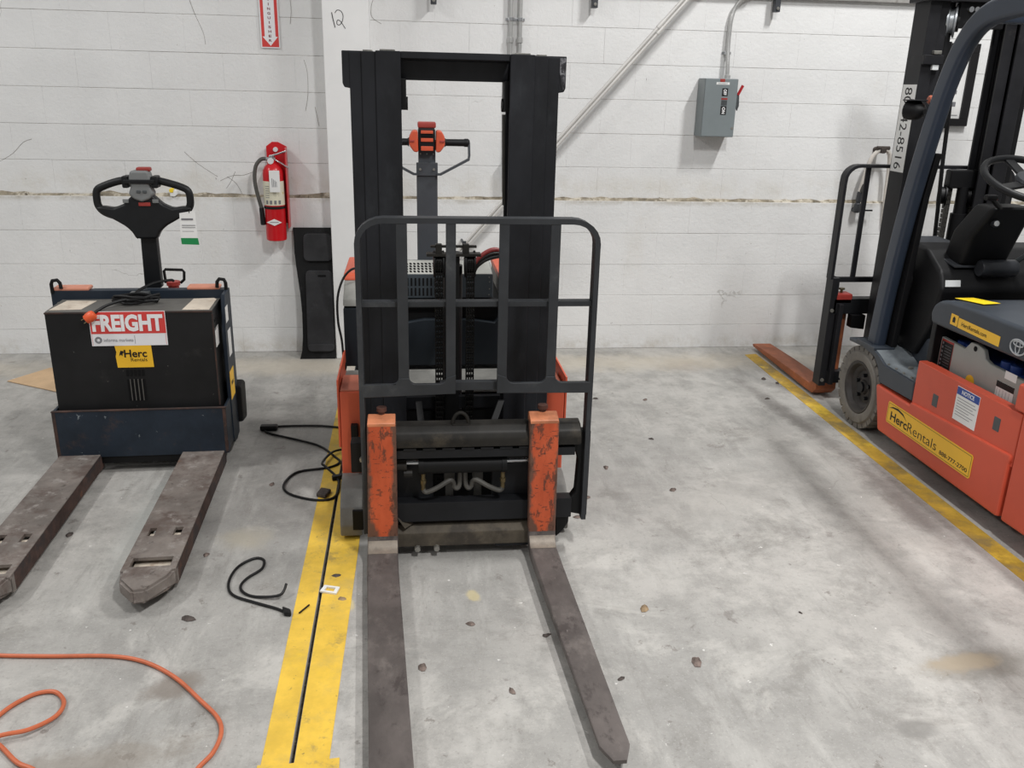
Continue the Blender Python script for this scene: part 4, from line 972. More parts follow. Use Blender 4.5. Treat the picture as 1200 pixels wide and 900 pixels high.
# cowl and dashboard
bm = B(); px(bm, [(-1.50, .45), (-1.70, .45), (-1.80, .62), (-1.84, .80), (-1.80, .88), (-1.66, .965), (-1.52, .972), (-1.46, .90), (-1.46, .50)], 2.43, 3.07, .02, 3)
cw = obj('cowl', bm, 'cab_black', FK)
bm = B(); prism(bm, [(2.425, -1.46, .978), (2.60, -1.46, .978), (2.66, -1.68, .955), (2.66, -1.80, .895), (2.50, -1.80, .895)], (0, 0, .012), .004, 2); obj('dash_top', bm, 'cowl_grey', cw)
bm = B(); px(bm, [(-1.40, .50), (-1.55, .50), (-1.60, .80), (-1.50, .945), (-1.42, .945), (-1.39, .90)], 2.385, 2.50, .015, 3); obj('cowl_side', bm, 'cab_black', cw)
plate('small_label', (2.445, -1.835, .815), X, V(0, .25, 1), .075, .030, 'dial_white', cw, .001, .004)
bm = B()
for i in range(10): 
    c0 = V(2.50 + random.uniform(-.03, .05), -1.80 + random.uniform(-.03, .02), .62 + random.uniform(-.07, .10)); cyl(bm, c0, c0 + V(.0, -.03, .0), .007, 8)
obj('wiring_connectors', bm, 'brass', cw)
# steering column and wheel
bm = B(); prism(bm, [(2.52, -1.80, .90), (2.75, -1.80, .90), (2.76, -1.92, 1.19), (2.56, -1.92, 1.19), (2.51, -1.86, 1.06)], (0, .15, 0), .025, 3); scn = obj('steering_column', bm, 'cab_black', FK)
bm = B(); cyl(bm, (2.59, -1.875, 1.115), (2.59, -1.905, 1.115), .017, 18); k_ = obj('ignition_dial', bm, 'cowl_grey', scn)
bm = B(); cyl(bm, (2.59, -1.90, 1.115), (2.59, -1.908, 1.117), .012, 18); obj('dial_face', bm, 'dial_white', k_)
bm = B(); lathe(bm, (2.60, -1.83, .90), X, [(.035, 0), (.04, .01), (.04, .17), (.035, .18)], 20); obj('column_pivot', bm, 'cowl_grey', scn)
bm = B(); tube(bm, [(2.57, -1.93, 1.19), (2.53, -1.96, 1.21), (2.49, -1.98, 1.235)], .011, 8); box(bm, (2.46, -2.0, 1.225), (2.51, -1.965, 1.25), .008); obj('direction_lever', bm, 'cab_black', scn)
bm = B(); tube(bm, [(2.79, -1.80, .92), (2.82, -1.86, .98), (2.84, -1.9, 1.04)], .012, 8); lathe(bm, (2.84, -1.9, 1.03), V(.1, -.2, 1), [(.01, 0), (.022, .01), (.022, .05), (.012, .06)], 14); obj('lift_lever', bm, 'handle_grey', scn)
WC = V(2.645, -2.0, 1.315); wn = V(0, -.42, 1).normalized(); wu = X.copy(); wv = wn.cross(wu)
bm = B(); tube(bm, [WC + wu*(.195*math.cos(a)) + wv*(.195*math.sin(a)) for a in [2*PI*k/48 for k in range(48)]], .0155, 12, True); sw = obj('steering_wheel', bm, 'tiller_black', scn)
bm = B(); lathe(bm, WC - wn*.03, wn, [(.03, 0), (.06, .01), (.068, .028), (.062, .04), (.02, .045)], 24); obj('wheel_hub', bm, 'cowl_grey', sw)
bm = B()
for a in (math.radians(200), math.radians(320), math.radians(90)):
    d = wu*math.cos(a) + wv*math.sin(a); sweep(bm, [WC - wn*.012 + d*.05, WC - wn*.004 + d*.19], rrect(.045, .014, .006, 2), wn)
obj('wheel_spokes', bm, 'tiller_black', sw)
# overhead guard
for s, x in ((1, 2.33), (-1, 3.17)):
    pth = smooth([(x, -1.535, .452), (x, -1.558, .70), (x, -1.592, .95), (x, -1.64, 1.22), (x, -1.70, 1.47), (x, -1.765, 1.69), (x, -1.85, 1.86), (x, -1.96, 1.950), (x, -2.12, 1.982), (x, -2.40, 1.99), (x, -3.1, 1.99), (x, -3.3, 1.92), (x, -3.38, 1.6), (x, -3.40, .75)], 4)
    bm = B(); sweep(bm, pth, rrect(.060, .092, .018, 3), (0, 1, 0) if False else (0, .3, 1), transport=True); pil = obj('guard_pillar', bm, 'guard_blue', FK)
    bx('pillar_foot', (x - .055, -1.62, .446), (x + .055, -1.44, .462), 'lift_blue', pil, .004)
    if s > 0:
        bm = B(); prism(bm, [(x + .034, -1.53, .462), (x + .034, -1.62, .462), (x + .034, -1.68, 1.2), (x + .034, -1.72, 1.40), (x + .034, -1.68, 1.40), (x + .034, -1.60, 1.1)], (.03, 0, 0), .005); obj('pillar_gusset', bm, 'cab_black', pil)
        bx('pillar_bracket', (x + .01, -1.62, 1.16), (x + .10, -1.60, 1.20), 'cab_black', pil, .004)
bx('guard_front_bar', (2.36, -1.98, 1.93), (3.14, -1.92, 1.975), 'guard_blue', FK, .01)
for y in (-2.2, -2.4, -2.6, -2.8, -3.0): bx('guard_roof_bar', (2.36, y - .012, 1.95), (3.14, y + .012, 1.985), 'lift_blue', FK, .004)
# headlamp on the pillar, mirror rod
bm = B(); lathe(bm, (2.335, -1.56, 1.580), V(-.5, 1, .1), [(.012, -.035), (.032, -.02), (.042, .0), (.046, .03), (.046, .05), (.036, .055)], 18); hl = obj('head_lamp', bm, 'cab_black', FK)
bx('lamp_visor', (2.275, -1.60, 1.622), (2.355, -1.52, 1.628), 'plate_black', hl, .003)
bm = B(); lathe(bm, (2.375, -1.565, 1.628), X, [(.016, 0), (.02, .005), (.02, .035), (.01, .04)], 14); obj('turn_signal', bm, 'amber', hl)
bm = B(); tube(bm, [(2.575, -1.40, 1.775), (2.59, -1.40, 1.55), (2.60, -1.40, 1.35), (2.62, -1.40, 1.1), (2.63, -1.40, .95)], .010, 8); obj('hose_guide', bm, 'cab_black', FK)
bx('hose_bracket', (2.50, -1.45, 1.50), (2.56, -1.42, 1.60), 'cab_black', FK, .008)
# mast
def frail(name, x0, x1, y0, y1, z0, z1, mat='lift_mast'):
    s = 1 if x0 < CXF else -1; bm = B(); t_ = .014
    a, b = (x0, x1) if s > 0 else (x1, x0)
    pz(bm, [(a, y0), (b, y0), (b, y0 + t_), (a + s*t_, y0 + t_), (a + s*t_, y1 - t_), (b, y1 - t_), (b, y1), (a, y1)], z0, z1, .002, 1); return obj(name, bm, mat, FK)
lr = frail('outer_rail', 2.500, 2.560, -1.24, -1.10, .08, 2.25)
frail('inner_rail', 2.555, 2.61, -1.225, -1.11, .10, 2.25)
bm = B(); cyl(bm, (2.645, -1.17, .1), (2.645, -1.17, 1.9), .034, 16); cyl(bm, (2.645, -1.17, 1.9), (2.645, -1.17, 2.1), .022, 14); obj('side_cylinder', bm, 'cab_black', FK)
frail('outer_rail', 2.985, 3.060, -1.24, -1.10, .08, 2.25); frail('inner_rail', 2.925, 2.980, -1.22, -1.11, .10, 2.25); bx('hose_panel', (3.06, -1.2, .2), (3.12, -1.12, 2.2), 'cab_black', FK, .01)
sp_ = plate('number_strip', (2.500, -1.108, 1.272), V(0, -1, 0), Z, .125, .425, 'paper', lr, .0012, label='white strip with black vehicle number')
text('lettering', '80 -42-8516', (2.500, -1.135, 1.683), V(0, 0, -1), V(0, -1, 0), .398, .066, 'print_black', sp_, .0, .0016)
bx('mast_cross_member', (2.50, -1.26, 1.79), (2.60, -1.235, 1.835), 'lift_mast', FK, .004)
bx('mast_head', (2.47, -1.27, 2.075), (3.08, -1.09, 2.16), 'lift_mast', FK, .005)
bx('clip', (2.545, -1.262, 1.838), (2.585, -1.235, 1.855), 'bolt_steel', FK, .003); bx('clip', (2.552, -1.255, 1.765), (2.585, -1.235, 1.79), 'dial_white', FK, .003)
# pulley with hose guard near the head
bm = B(); lathe(bm, (2.64, -1.16, 1.995), V(.85, -.5, 0), [(.02, 0), (.078, 0), (.078, .008), (.06, .014), (.06, .03), (.078, .036), (.078, .044), (.02, .044)], 30); pu = obj('chain_pulley', bm, 'logo_silver', FK)
bm = B(); cyl(bm, V(2.64, -1.16, 1.995) - V(.85, -.5, 0)*.006, V(2.64, -1.16, 1.995) + V(.85, -.5, 0)*.06, .05, 20); obj('pulley_hub', bm, 'cab_black', pu)
bm = B(); box(bm, (2.66, -1.23, 1.96), (2.90, -1.20, 2.08), .006); obj('pulley_plate', bm, 'cab_black', FK)
for x, z in ((2.71, 2.045), (2.74, 2.045), (2.715, 1.985)):
    bm = B(); cyl(bm, (x, -1.245, z), (x, -1.228, z), .013, 12); obj('pulley_bolt', bm, 'chrome', FK)
link_chain('lift_chain', 2.605, -1.13, 1.60, 2.06, .03, .024, 'pin_rust', FK)
# centre cylinder, lower pulleys and chains seen under the guard
bm = B(); cyl(bm, (2.89, -1.16, .1), (2.89, -1.16, 1.06), .04, 18); cyl(bm, (2.89, -1.16, 1.06), (2.89, -1.16, 1.20), .028, 14); box(bm, (2.80, -1.18, 1.19), (2.985, -1.12, 1.285), .01); obj('lift_cylinder', bm, 'cab_black', FK)
for x, y in ((2.812, -1.12), (2.962, -1.12)):
    link_chain('lift_chain', x + .012, y - .02, .60, 1.20, .03, .024, 'hose_grey', FK)
    bm = B(); lathe(bm, (x - .03, y, 1.15), V(.9, -.45, 0), [(.01, 0), (.055, 0), (.055, .008), (.045, .012), (.045, .028), (.055, .032), (.055, .04), (.01, .04)], 24); obj('chain_pulley', bm, 'cab_black', FK)
link_chain('lift_chain', 2.70, -1.13, .60, 1.55, .03, .024, 'chain_black', FK)
frail('carriage_guide', 2.63, 2.675, -1.12, -1.09, .3, 1.5)
bm = B(); tube(bm, [(2.965, -1.14, 1.145), (3.0, -1.2, 1.145), (3.03, -1.25, 1.145)], .010, 8); obj('red_fitting', bm, 'lock_red', FK)
# carriage, backrest and forks
bx('upper_fork_bar', (2.30, -1.10, .50), (3.20, -1.03, .585), 'plate_black', FK, .004)
bx('lower_fork_bar', (2.31, -1.10, .10), (3.19, -1.03, .17), 'plate_black', FK, .004)
bm = B(); py(bm, [(2.40, .43), (2.48, .42), (2.48, .50), (2.40, .50)], -1.13, -1.08, .003); obj('bar_hook', bm, 'cab_black', FK)
bm = B()
for s, x in ((1, 2.290), (-1, 3.21)):
    bx('side_upright', (x - .012, -1.10, .085), (x + .028, -1.02, .70), 'lift_mast', FK, .003)
    bx('side_plate', (x + s*.045 - .012, -1.13, .10), (x + s*.045 + .012, -1.03, .56), 'lift_mast', FK, .003)
    b2 = B(); 
    for z in (.52, .12): cyl(b2, (x + .004, -1.106, z), (x + .004, -1.098, z), .010, 12)
    obj('bolt', b2, 'bolt_steel', FK)
bm.free()
pts = [V(2.278, -1.06, .69), V(2.278, -1.06, 1.20)]
for a in range(1, 7): an = PI - a/6*PI/2; pts.append(V(2.278 + .075 + .075*math.cos(an), -1.06, 1.215 + .075*math.sin(an)))
for a in range(0, 7): an = PI/2 - a/6*PI/2; pts.append(V(3.222 - .075 + .075*math.cos(an), -1.06, 1.215 + .075*math.sin(an)))
pts.append(V(3.222, -1.06, .69))
bm = B(); sweep(bm, pts, flat(.016, .055), (0, -1, 0)); obj('backrest_frame', bm, 'lift_mast', FK)
bx('backrest_rail', (2.285, -1.075, .672), (3.215, -1.05, .70), 'lift_mast', FK, .003)
for x in (2.405, 2.62, 2.88, 3.09): bx('backrest_bar', (x - .013, -1.07, .69), (x + .013, -1.055, 1.288), 'lift_mast', FK, .002)
for s, x0, x1 in ((1, 2.285, 2.405), (-1, 3.095, 3.215)):
    bm = B()
    px(bm, [(-1.06, .60), (-1.02, .60), (-1.02, .10), (-.97, .062), (-.5, .058), (-.11, .046), (-.09, .035), (-.11, .025), (-.9, .012), (-1.02, .014), (-1.06, .05)], x0, x1, .005, 2)
    fk_ = obj('fork', bm, 'fork_rust', FK)
    bx('fork_lock', (x0 + .02, -1.10, .555), (x1 + .0, -1.02, .612), 'lock_red', fk_, .008)
    bm = B(); cyl(bm, (x0 + .07, -1.06, .61), (x0 + .07, -1.06, .632), .007, 10); cyl(bm, (x0 + .07, -1.06, .63), (x0 + .07, -1.06, .638), .017, 12); obj('lock_pin', bm, 'brass', fk_)

# ================================================================== WALL THINGS
# extinguisher sign
sg = root('extinguisher_sign', (-.772, -.006, 1.817), 'red and white arrow sign reading EXTINGUISHER on the wall', 'sign')
SO = V(-.829, -.006, 1.819)
plate('sign_panel', SO, X, Z, .107, .46, 'sign_white', sg, .002)
bm = B(); prism(bm, [SO + V(a, -.002, b) for a, b in ((.006, .006), (.101, .006), (.101, .454), (.084, .454), (.084, .062), (.097, .062), (.054, .012), (.010, .062), (.023, .062), (.023, .454), (.006, .454))], (0, -.0006, 0)); obj('red_field', bm, 'sign_red', sg)
for i, chx in enumerate('REHSIUGNITXE'):
    w_ = .004 if chx == 'I' else .016
    text('letter', chx, SO + V(.0535 - w_/2, -.002, .034 + i*.0242), X, Z, w_, .0135, 'letter_red', sg, .02, .0008)
# fire extinguisher
EX = root('fire_extinguisher', (-.79, -.10, .72), 'red fire extinguisher with a grey hose hanging on the wall', 'fire extinguisher')
bm = B(); py(bm, [(-.835, .82), (-.715, .82), (-.715, 1.272), (-.765, 1.298), (-.80, 1.298), (-.835, 1.272)], -.036, -.032, .001, 1); box(bm, (-.720, -.12, .80), (-.715, -.032, 1.27), .001)
obj('bracket', bm, 'ext_red', EX)
ex, ey = -.795, -.105
bm = B(); lathe(bm, (ex, ey, .727), Z, [(.05, 0), (.058, .004), (.060, .015), (.060, .39), (.056, .415), (.045, .435), (.028, .45), (.022, .455), (.022, .47)], 32); cy = obj('cylinder', bm, 'ext_red', EX)
bm = B(); lathe(bm, (ex, ey, .940), Z, [(.0602, 0), (.0607, .001), (.0607, .139), (.0602, .14)], 32); obj('instruction_label', bm, 'ext_label', cy)
bm = B()
for i in range(4):
    an = -PI/2 + (-.62 + .42*i); r_ = .0609
    c0 = V(ex + r_*math.cos(an), ey + r_*math.sin(an), .948); tx = V(-math.sin(an), math.cos(an), 0)
    prism(bm, [c0 - tx*.007, c0 + tx*.007, c0 + tx*.007 + Z*.022, c0 - tx*.007 + Z*.022], V(math.cos(an), math.sin(an), 0)*.0006)
for i in range(6):
    an = -PI/2 - .55; r_ = .0609; c0 = V(ex + r_*math.cos(an), ey + r_*math.sin(an), .985 + i*.013); tx = V(-math.sin(an), math.cos(an), 0)
    prism(bm, [c0 - tx*.012, c0 + tx*.014, c0 + tx*.014 + Z*.003, c0 - tx*.012 + Z*.003], V(math.cos(an), math.sin(an), 0)*.0006)
obj('label_print', bm, 'print_grey', cy)
bm = B(); lathe(bm, (ex, ey, .918), Z, [(.0605, 0), (.063, .002), (.063, .014), (.0605, .016)], 32); obj('strap', bm, 'cable_black', EX)
bm = B(); prism(bm, [(ex - .045, ey - .0605, .842), (ex, ey - .0605, .822), (ex + .045, ey - .0605, .842), (ex, ey - .0605, .862)], (0, -.0012, 0)); dm = obj('diamond_badge', bm, 'paper', cy)
plate('badge_line', (ex - .025, ey - .0618, .840), X, Z, .05, .004, 'print_grey', dm, .0004)
bm = B(); cyl(bm, (ex, ey, 1.19), (ex, ey, 1.225), .017, 14); cyl(bm, (ex - .04, ey, 1.205), (ex + .02, ey, 1.205), .011, 10); vl = obj('valve', bm, 'chrome', EX)
bm = B(); sweep(bm, [(ex - .012, ey, 1.222), (ex + .03, ey - .01, 1.232), (ex + .085, ey - .02, 1.252)], rrect(.018, .010, .004, 2), Z); obj('top_lever', bm, 'chrome', vl)
bm = B(); sweep(bm, [(ex + .01, ey, 1.205), (ex + .05, ey - .01, 1.185), (ex + .095, ey - .015, 1.155)], rrect(.016, .008, .003, 2), Z); obj('carry_handle', bm, 'chrome', vl)
bm = B(); cyl(bm, (ex - .005, ey - .02, 1.195), (ex - .005, ey - .032, 1.195), .018, 18); obj('gauge', bm, 'dial_white', vl)
bm = B(); cyl(bm, (ex + .015, -.037, 1.255), (ex + .015, -.05, 1.255), .014, 12); obj('hanger_hook', bm, 'dial_white', EX)
bm = B(); tube(bm, [(ex - .035, ey, 1.206), (ex - .065, ey - .005, 1.20), (ex - .095, ey - .01, 1.16), (ex - .105, ey - .012, 1.09), (ex - .098, ey - .015, 1.02), (ex - .082, ey - .02, .95), (ex - .076, ey - .02, .92)], .0115, 10, sm=5); hs_ = obj('hose', bm, 'hose_grey', EX)
bm = B(); lathe(bm, (ex - .076, ey - .02, .925), V(.05, 0, -1), [(.011, 0), (.014, .006), (.016, .10), (.013, .104)], 14); obj('nozzle', bm, 'cable_black', hs_)
bm = B(); box(bm, (ex - .012, ey - .075, 1.02), (ex + .048, ey - .0735, 1.145), .0005); tgx = obj('service_tag', bm, 'paper', EX)
bm = B(); [box(bm, (ex + .002 + .008*i, ey - .0758, 1.05), (ex + .005 + .008*i, ey - .0752, 1.10 - .006*i)) for i in range(4)]; obj('tag_marks', bm, 'print_grey', tgx)
# vertical conduits
def strap(name, x, z, r, par):
    bm = B(); lathe(bm, (x, -.012 - r, z), Z, [(r + .0005, -.009), (r + .004, -.009), (r + .004, .009), (r + .0005, .009)], 16); box(bm, (x - r - .016, -.006, z - .008), (x + r + .016, -.001, z + .008), .001); cyl(bm, (x + r + .010, -.012, z), (x + r + .010, -.006, z), .005, 8); return obj(name, bm, 'chrome', par)
for nm, x in (('left', .612), ('right', .668)):
    cd = root('wall_conduit', (x, -.024, 1.222), 'thin steel conduit above the mast, %s of the two' % nm, 'conduit', group='vertical conduits behind the mast')
    bm = B(); cyl(bm, (x, -.024, 1.222), (x, -.024, 3.2), .0125, 14); obj('pipe', bm, 'conduit', cd)
    strap('pipe_strap', x, 2.015, .0125, cd); strap('pipe_strap', x, 2.95, .0125, cd)
    bm = B(); lathe(bm, (x, -.024, 1.885), Z, [(.0125, 0), (.018, .002), (.018, .03), (.0125, .032)], 14); obj('coupling', bm, 'conduit', cd)
bx('junction_box', (.59, -.07, 1.06), (.69, -.003, 1.22), 'panel_grey', None, .004, label='small grey junction box under the two steel conduits', cat='junction box')
# diagonal pipes standing off the wall
dp = root('diagonal_pipe_pair', (.30, -.13, .62), 'pair of pale pipes clamped together, slanting across the wall behind the mast', 'pipe')
a0 = V(0.290, -.270, 0.676); b0 = V(2.300, -.270, 2.943); dd = (b0 - a0).normalized()
for dz, dy in ((.016, 0.), (-.016, .004)):
    a = a0 + V(0, dy, dz); b = b0 + V(0, dy, dz)
    bm = B(); cyl(bm, a, b, .0105, 12); pp_ = obj('pipe', bm, 'wall_pipe', dp)
    bm = B(); c0 = a + dd*1.72; cyl(bm, c0, c0 + dd*.05, .0135, 12); obj('coupling', bm, 'wall_pipe', pp_)
for q, yw in ((.06, -.034), (2.4, -.004)):
    c0 = a0 + dd*q; bm = B(); cyl(bm, c0 + V(0, -.012, 0), V(c0.x, yw, c0.z), .008, 10); box(bm, c0 + V(-.012, -.016, -.035), c0 + V(.012, -.011, .035), .002); obj('standoff', bm, 'bracket_dark', dp)
# safety switch
SW = root('safety_switch', (1.885, -.07, 1.37), 'grey electrical safety switch box with a red-tipped handle on the wall', 'switch box')
sb = bx('enclosure', (1.783, -.135, 1.377), (1.990, -.004, 1.716), 'panel_grey', SW, .004)
bx('door', (1.785, -.142, 1.380), (1.988, -.134, 1.714), 'panel_grey', SW, .003)
OX = V(0, 0, -1)
pl_ = plate('name_label', (1.852, -.142, 1.681), X, Z, .082, .014, 'paper', SW, .001)
text('lettering', 'DISCONNECT', (1.862, -.1432, 1.684), X, Z, .06, .007, 'print_grey', pl_, 0, .0006)
bx('red_seal', (1.874, -.144, 1.696), (1.904, -.141, 1.714), 'lock_red', SW, .002)
for body, z, h in (('OFF', 1.616, .045), ('ON', 1.508, .05)):
    q = plate('position_label', (1.892, -.142, z), X, Z, .036, h, 'print_black', SW, .001)
    text('lettering', body, (1.900, -.1432, z + h - .006), V(0, 0, -1), X, h - .012, .02, 'print_white', q, .03, .0006)
plate('grey_label', (1.892, -.142, 1.562), X, Z, .036, .03, 'handle_grey', SW, .001)
plate('red_label', (1.891, -.142, 1.595), X, Z, .038, .010, 'lock_red', SW, .001)
bm = B(); box(bm, (1.990, -.10, 1.59), (2.004, -.06, 1.65), .004); prism(bm, [(2.004, -.09, 1.56), (2.016, -.09, 1.53), (2.026, -.09, 1.56), (2.022, -.09, 1.62), (2.012, -.09, 1.635), (2.004, -.09, 1.61)], (0, .016, 0), .003); hd_ = obj('handle', bm, 'handle_grey', SW)
bm = B(); tube(bm, [(2.014, -.084, 1.625), (2.024, -.09, 1.65), (2.036, -.095, 1.68)], .009, 10); obj('handle_tip', bm, 'handle_red', hd_, label='red handle tip')
bm = B(); cyl(bm, (1.976, -.1435, 1.43), (1.976, -.14, 1.43), .008, 10); obj('latch', bm, 'bolt_steel', SW)
cd = root('wall_conduit', (1.948, -.05, 1.716), 'bent steel conduit rising from the grey safety switch box', 'conduit')
bm = B(); tube(bm, [(1.950, -.045, 1.712), (1.946, -.04, 1.80), (1.943, -.028, 1.90), (1.944, -.025, 2.0), (1.948, -.025, 2.06), (1.965, -.025, 2.12), (1.998, -.040, 2.165), (2.05, -.06, 2.20), (2.12, -.06, 2.225), (2.6, -.06, 2.26)], .0125, 14, sm=5); obj('pipe', bm, 'conduit', cd)
bm = B(); lathe(bm, (1.950, -.045, 1.714), Z, [(.013, 0), (.019, .002), (.019, .022), (.014, .026)], 14); obj('coupling', bm, 'conduit', cd); strap('pipe_strap', 1.943, 1.865, .0125, cd)
# bracket ends hanging from above
for x, z, nm in ((1.100, 2.088, 'left of the slanting pipes'), (.160, 2.078, 'directly over the mast crossbar'), (2.21, 2.10, 'right of the bent conduit')):
    hb = root('hanger_bracket', (x, -.03, z), 'dark steel bracket end at the wall top, ' + nm, 'bracket', group='bracket ends at the top of the wall')
    bx('channel', (x - .017, -.075, z), (x + .017, -.03, 3.2), 'bracket_dark', hb, .003)
    bm = B(); cyl(bm, (x, -.076, z + .02), (x, -.082, z + .02), .009, 8); obj('bolt', bm, 'bolt_steel', hb)
    bx('wall_plate', (x - .02, -.031, 2.4), (x + .02, .0, 2.6), 'bracket_dark', hb, .003)
# notice board
NB = root('notice_board', (3.42, -.02, 1.466), 'black framed notice board with a white poster behind the forklift mast', 'notice board')
bm = B(); x0, x1, z0, z1 = 3.22, 3.58, 1.466, 1.962
for a, b in (((x0, z0), (x1, z0 + .046)), ((x0, z1 - .056), (x1, z1)), ((x0, z0 + .046), (x0 + .055, z1 - .056)), ((x1 - .055, z0 + .046), (x1, z1 - .056))): box(bm, (a[0], -.032, a[1]), (b[0], -.003, b[1]), .003)
obj('frame', bm, 'frame_black', NB)
po = plate('poster', (x0 + .054, -.014, z0 + .045), X, Z, x1 - x0 - .108, z1 - z0 - .10, 'paper', NB, .002)
plate('blue_panel', (x0 + .06, -.0165, z0 + .09), X, Z, .075, .16, 'poster_blue', po, .0005)
bm = B()
for i in range(9): box(bm, (3.40, -.0172, 1.885 - i*.014), (3.40 + .05 + .04*((i*7) % 3)/2, -.0165, 1.888 - i*.014))
for x_, z_, w_, h_ in ((3.37, 1.745, .045, .006), (3.43, 1.745, .04, .01), (3.46, 1.715, .012, .02), (3.41, 1.66, .07, .022), (3.31, 1.60, .03, .03), (3.44, 1.585, .045, .028), (3.34, 1.54, .03, .02), (3.43, 1.53, .08, .004)):
    box(bm, (x_, -.0172, z_), (x_ + w_, -.0165, z_ + h_))
obj('printed_pictures', bm, 'print_grey', po)
# air line drop on the wall by the backrest
AL = root('air_hose', (2.95, -.06, .80), 'white air hose looped over a wall valve beside the forklift backrest', 'hose')
bm = B(); tube(bm, [(2.90, -.07, .985), (2.905, -.075, 1.08), (2.918, -.08, 1.18), (2.945, -.08, 1.27), (3.0, -.085, 1.318), (3.055, -.08, 1.29), (3.075, -.07, 1.2), (3.085, -.06, 1.05), (3.10, -.05, .90), (3.105, -.05, .84)], .014, 10, sm=5); obj('hose', bm, 'airline_white', AL)
bm = B(); lathe(bm, (2.900, -.07, .99), V(-.06, 0, -1), [(.016, -.06), (.019, -.05), (.019, .0), (.012, .01), (.022, .02), (.024, .06), (.016, .075)], 14); obj('hose_coupling', bm, 'bracket_dark', AL)
bm = B(); lathe(bm, (2.918, -.078, 1.10), V(-.15, 0, -1), [(.017, 0), (.02, .005), (.02, .05), (.017, .055)], 14); obj('clamp_sleeve', bm, 'hose_grey', AL)
bm = B(); cyl(bm, (3.0, .0, 1.31), (3.0, -.11, 1.31), .018, 12); cyl(bm, (2.96, -.09, 1.325), (3.045, -.09, 1.325), .012, 8); obj('hanger', bm, 'flake_dark', AL)
tp = root('wall_valve', (2.90, -.03, .92), 'small black lever valve on the wall under the white air hose', 'valve')
bm = B(); cyl(bm, (2.895, -.03, .93), (2.895, -.08, .93), .016, 12); obj('valve_stem', bm, 'bracket_dark', tp)
bm = B(); box(bm, (2.895, -.085, .926), (3.0, -.075, .936), .003); obj('lever', bm, 'deep_black', tp)

wr = root('wrapper_scrap', (-1.39, -.03, .972), 'small crumpled yellow and white wrapper on the wall ledge behind the truck handle', 'wrapper')
bm = B(); prism(bm, [(-1.412, -.045, .975), (-1.385, -.048, .972), (-1.368, -.045, .985), (-1.372, -.042, 1.008), (-1.395, -.045, 1.012), (-1.41, -.042, 1.0)], (0, .03, .002), .005, 2); obj('white_half', bm, 'paper', wr)
bm = B(); prism(bm, [(-1.412, -.048, .998), (-1.392, -.05, .996), (-1.386, -.048, 1.018), (-1.40, -.046, 1.024), (-1.414, -.046, 1.015)], (0, .028, 0), .004, 2); obj('yellow_half', bm, 'stick_top', wr)
# moulded black mat leaning on the wall
MT = root('rubber_mat', (-.55, -.12, 0), 'black moulded rubber mat leaning against the wall beside the column', 'mat')
def my(z): return -.19 + .145 * min(z, .80) / .80
def on(x, z): return V(x, my(z) - .0, z)
left = [(-.685, .0), (-.672, .05), (-.664, .14), (-.664, .28), (-.672, .40), (-.686, .52), (-.698, .64), (-.70, .73), (-.703, .795)]
bm = B(); prism(bm, [on(x, z) for x, z in left] + [on(-.468, .795), on(-.468, .4), on(-.468, .0)], V(0, -.012, 0)); sh = obj('mat_sheet', bm, 'mat_black', MT)
def pad(x0, x1, z0, z1, hgt, name):
    bm = B(); w, h = x1 - x0, z1 - z0; ol = [(x0 + w/2 + a, z0 + h/2 + b) for a, b in rrect(w, h, min(.03, h*.4), 4)]
    prism(bm, [on(x, z) + V(0, -.011, 0) for x, z in ol], V(0, -hgt, 0), .006, 2); return obj(name, bm, 'mat_pad', MT)
p1 = pad(-.642, -.470, .60, .765, .03, 'raised_pad'); p2 = pad(-.635, -.470, .05, .545, .026, 'raised_pad'); p3 = pad(-.630, -.472, .055, .10, .034, 'raised_ridge')
bm = B(); ol = [(-.535 + a, .512 + b) for a, b in rrect(.05, .012, .005, 3)]; prism(bm, [on(x, z) + V(0, -.0375, 0) for x, z in ol], V(0, -.0012, 0)); obj('hand_slot', bm, 'vent_dark', p2)

# ================================================================== FLOOR THINGS
bm = B(); pz(bm, [(-2.26, -.575), (-2.12, -.34), (-1.70, -.28), (-1.70, -.70), (-1.92, -.775)], .002, .006)
obj('cardboard_sheet', bm, 'cardboard', None, label='flat brown cardboard sheet on the floor behind the pallet truck', cat='cardboard')
def floorline(name, pts, r, mat, label, cat, parent=None, sm=5, lift=()):
    pp = []
    for i, (x, y) in enumerate(pts): pp.append((x, y, r + .0008 + (lift[i] if i < len(lift) else 0)))
    bm = B(); tube(bm, pp, r, 8, sm=sm); return obj(name, bm, mat, parent, label=label, cat=cat)
c1 = root('charger_cable', (-.45, -1.8, 0), 'long black cable looped on the floor against the stacker leg', 'cable')
floorline('cable', [(-.31, -1.41), (-.363, -1.393), (-.479, -1.363), (-.667, -1.364), (-.72, -1.396), (-.691, -1.454), (-.541, -1.55), (-.433, -1.631), (-.351, -1.767), (-.328, -1.827), (-.373, -1.881), (-.5, -1.919), (-.543, -2.014), (-.539, -2.099), (-.49, -2.16), (-.398, -2.206), (-.33, -2.194), (-.312, -2.106), (-.326, -2.002), (-.382, -1.908), (-.401, -1.861), (-.365, -1.737), (-.30, -1.68)], .0055, 'cable_black', None, None, c1, lift=[0]*7 + [0, 0, 0, 0, 0] + [0]*6 + [.004, .016, .016, .014, .004])
bm = B(); box(bm, (-.745, -1.415, .001), (-.66, -1.375, .028), .008); obj('connector', bm, 'cable_black', c1)
bm = B(); prism(bm, [(-.40, -2.17, .002), (-.36, -2.19, .002), (-.34, -2.13, .002), (-.385, -2.11, .002)], (0, 0, .018), .005); obj('connector', bm, 'flake_dark', c1)
bm = B(); prism(bm, [(-.345, -2.02, .002), (-.28, -1.99, .002), (-.275, -1.96, .002), (-.35, -1.995, .002)], (0, 0, .02), .004); obj('connector', bm, 'cable_black', c1)
